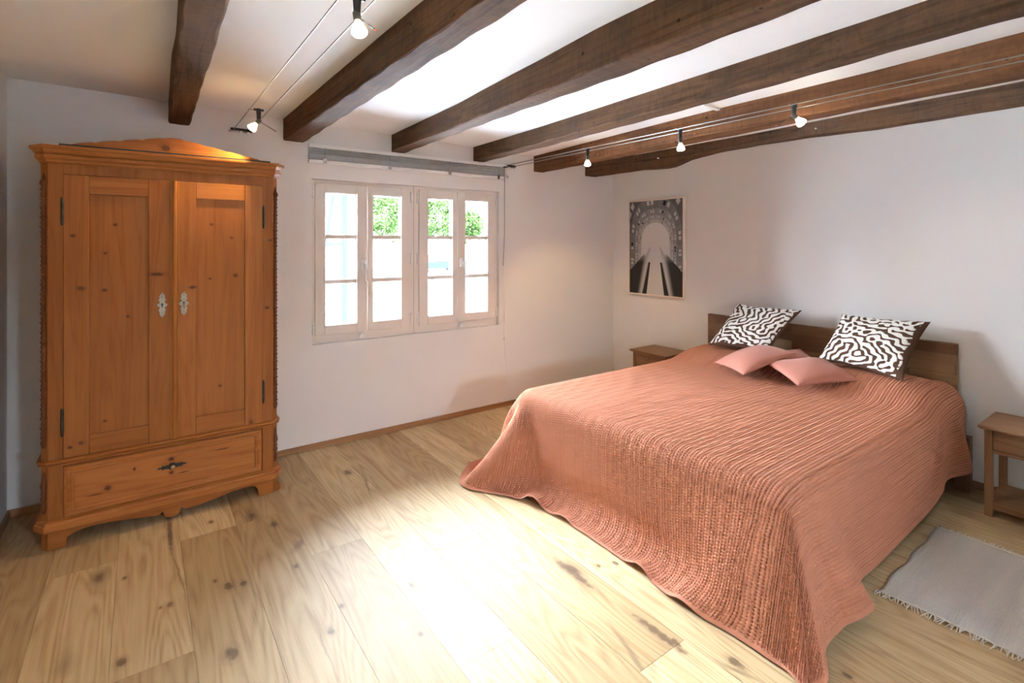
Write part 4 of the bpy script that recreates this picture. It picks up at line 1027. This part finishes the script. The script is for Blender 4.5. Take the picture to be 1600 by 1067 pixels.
np_mesh('weave', np.vstack([topv, botv]), np.vstack([q, q[:, ::-1] + K, side]), M['rugbody'], rug)
for s, xe in ((-1, -.405), (1, .415)):
    fb = MB()
    for k in range(270):
        y = -1.1 + 1.885 * k / 269 + random.uniform(-.003, .003)
        ln = random.uniform(.026, .052); dy = random.uniform(-.016, .016)
        x0 = xe - s * .004 + .004 * math.sin(y * 13)
        fb.tube([(x0, y, .0065), (x0 + s * ln * .5, y + dy * .3 + random.uniform(-.004, .004), .007 + random.uniform(0, .005)), (x0 + s * ln, y + dy, .004)], [.0024, .0021, .0016], 4)
    fb.tube([(xe + s * .002 + .004 * math.sin(y * 13), y, .0075 + .001 * math.sin(y * 90)) for y in np.linspace(-1.1, .785, 120)], .004, 6)
    o = fb.build('fringe', M['fringe'], rug); o['kind'] = 'stuff'; o['label'] = 'loose cream cotton fringe'

# ------------------------------------------------------------------ outside the window
GZ = -.8
structure(MB().add([(-80, -60, GZ), (120, -60, GZ), (120, 160, GZ), (-80, 160, GZ)], [(0, 1, 2, 3)]).build('ground', plain('pale_paving', (.36, .36, .355), .9)))
def house():
    t = thing('neighbour_house', 'white half-timbered house with a dark clad gable outside the window', 'house', (2.42, 11.5, GZ))
    def p(mb, nm, mt): return mb.build(nm, mt, t)
    white = plain('house_render', (.80, .80, .80), .9); tim = plain('grey_timber', (.007, .009, .013), .9, 0, 0, 0.0)
    p(MB().box(-5.0, 0, 0, 1.30, 5, 4.3), 'wall', white)
    p(MB().box(1.19, -.06, 0, 1.30, 0, 4.3), 'timber_post', tim)
    p(MB().box(-5, -.05, 2.25, 1.19, 0, 2.33), 'timber_rail', tim); p(MB().box(-5, -.05, 1.45, 1.19, 0, 1.53), 'timber_rail', tim)
    p(MB().add([(.82, -.05, 2.33), (.88, -.05, 2.33), (1.06, -.05, 3.6), (1.00, -.05, 3.6), (.82, 0, 2.33), (.88, 0, 2.33), (1.06, 0, 3.6), (1.00, 0, 3.6)], [(0, 1, 2, 3), (0, 4, 5, 1), (1, 5, 6, 2), (2, 6, 7, 3), (3, 7, 4, 0)]), 'brace', tim)
    cl = MB()
    for k in range(25):
        z = .5 + k * .15
        cl.add([(1.30, -.02, z + .10), (1.66, 1.2, z - .10), (1.66, 1.2, z - .035), (1.30, -.02, z + .165), (1.32, .02, z + .10), (1.68, 1.24, z - .10), (1.68, 1.24, z - .035), (1.32, .02, z + .165)],
               [(0, 1, 2, 3), (7, 6, 5, 4), (0, 4, 5, 1), (3, 2, 6, 7), (0, 3, 7, 4), (1, 5, 6, 2)])
    p(cl, 'cladding', plain('slate_cladding', (.012, .015, .021), .9, 0, 0, 0.0))
    p(MB().add([(-5.5, -.3, 4.2), (1.8, -.3, 4.2), (1.8, 2.5, 5.6), (-5.5, 2.5, 5.6), (1.8, 5.3, 4.2), (-5.5, 5.3, 4.2)], [(0, 1, 2, 3), (3, 2, 4, 5), (1, 4, 2), (0, 3, 5), (0, 5, 4, 1)]), 'roof', plain('roof_tiles', (.05, .03, .025), .8))
house()
tag(MB().box(18, 51.5, GZ, 44, 52.2, 1.35).box(17.9, 51.4, 1.35, 44.1, 52.3, 1.45).build('garden_wall', plain('limewashed_wall', (.72, .72, .70), .9)), 'long white garden wall across the street outside the window', 'wall')
def tree(x, y, h, r, label, seed, cz):
    rr = np.random.default_rng(seed); t = thing('tree', label, 'tree', (x, y, GZ), 0, 'trees outside the window')
    MB().tube([(0, 0, 0), (.05, .03, h * .4), (0, 0, h * .8)], [.16, .12, .04], 10).build('trunk', M['darkwood'], t)
    n = 3600; d = rr.normal(size=(n, 3)); d /= np.linalg.norm(d, axis=1)[:, None]
    lump = 1 + .22 * np.sin(4 * d[:, 0] + seed) * np.sin(5 * d[:, 2]) + .15 * np.sin(7 * d[:, 1] + 2)
    c = d * (r * lump * rr.uniform(.35, 1, n) ** .5)[:, None]; c[:, 2] = c[:, 2] * .95 + cz
    a = rr.normal(size=(n, 3)); a /= np.linalg.norm(a, axis=1)[:, None]; b2 = np.cross(a, rr.normal(size=(n, 3))); b2 /= np.linalg.norm(b2, axis=1)[:, None]
    s = rr.uniform(.14, .26, n)[:, None]
    v = np.stack([c - a * s, c + b2 * s * .55, c + a * s, c - b2 * s * .55], 1).reshape(-1, 3)
    o = np_mesh('crown', v, np.arange(n * 4).reshape(n, 4), leafm, t, False); o['kind'] = 'stuff'
leafm = plain('spring_leaves', (.012, .020, .006), .9, 0, .6, 0.0)
tree(21.6, 54.0, 7.0, 2.7, 'leafy green tree behind the garden wall seen through the second window sash', 1, 5.6)
tree(28.8, 54.5, 7.5, 3.0, 'broad leafy green tree behind the garden wall seen through the third window sash', 2, 5.6)
tree(34.0, 57.0, 6.0, 2.0, 'small green tree behind the garden wall glimpsed through the last window sash', 3, 4.6)
car = thing('parked_car', 'dark blue car parked on the paving far outside the window', 'car', (20.4, 38, GZ), math.radians(20))
bodyp = [(-2.0, .35), (2.0, .35), (2.05, .75), (1.3, .88), (.6, 1.36), (-1.1, 1.40), (-1.8, .92), (-2.05, .85)]
MB().prism(bodyp, 'y', -.85, .85).build('body', plain('dark_blue_paint', (.006, .009, .014), .9, 0, 0, 0.0), car, .05)
MB().prism([(1.15, .90), (.58, 1.30), (-1.05, 1.34), (-1.6, .93)], 'y', -.86, .86).build('windows', plain('tinted_glass', (.05, .06, .07), .1), car)
for x in (-1.25, 1.25):
    for y in (-.80, .62): MB().lathe([(.1, y), (.33, y), (.33, y + .18), (.1, y + .18)], (x, 0, .33), 20, 'y').build('wheel', M['black'], car)
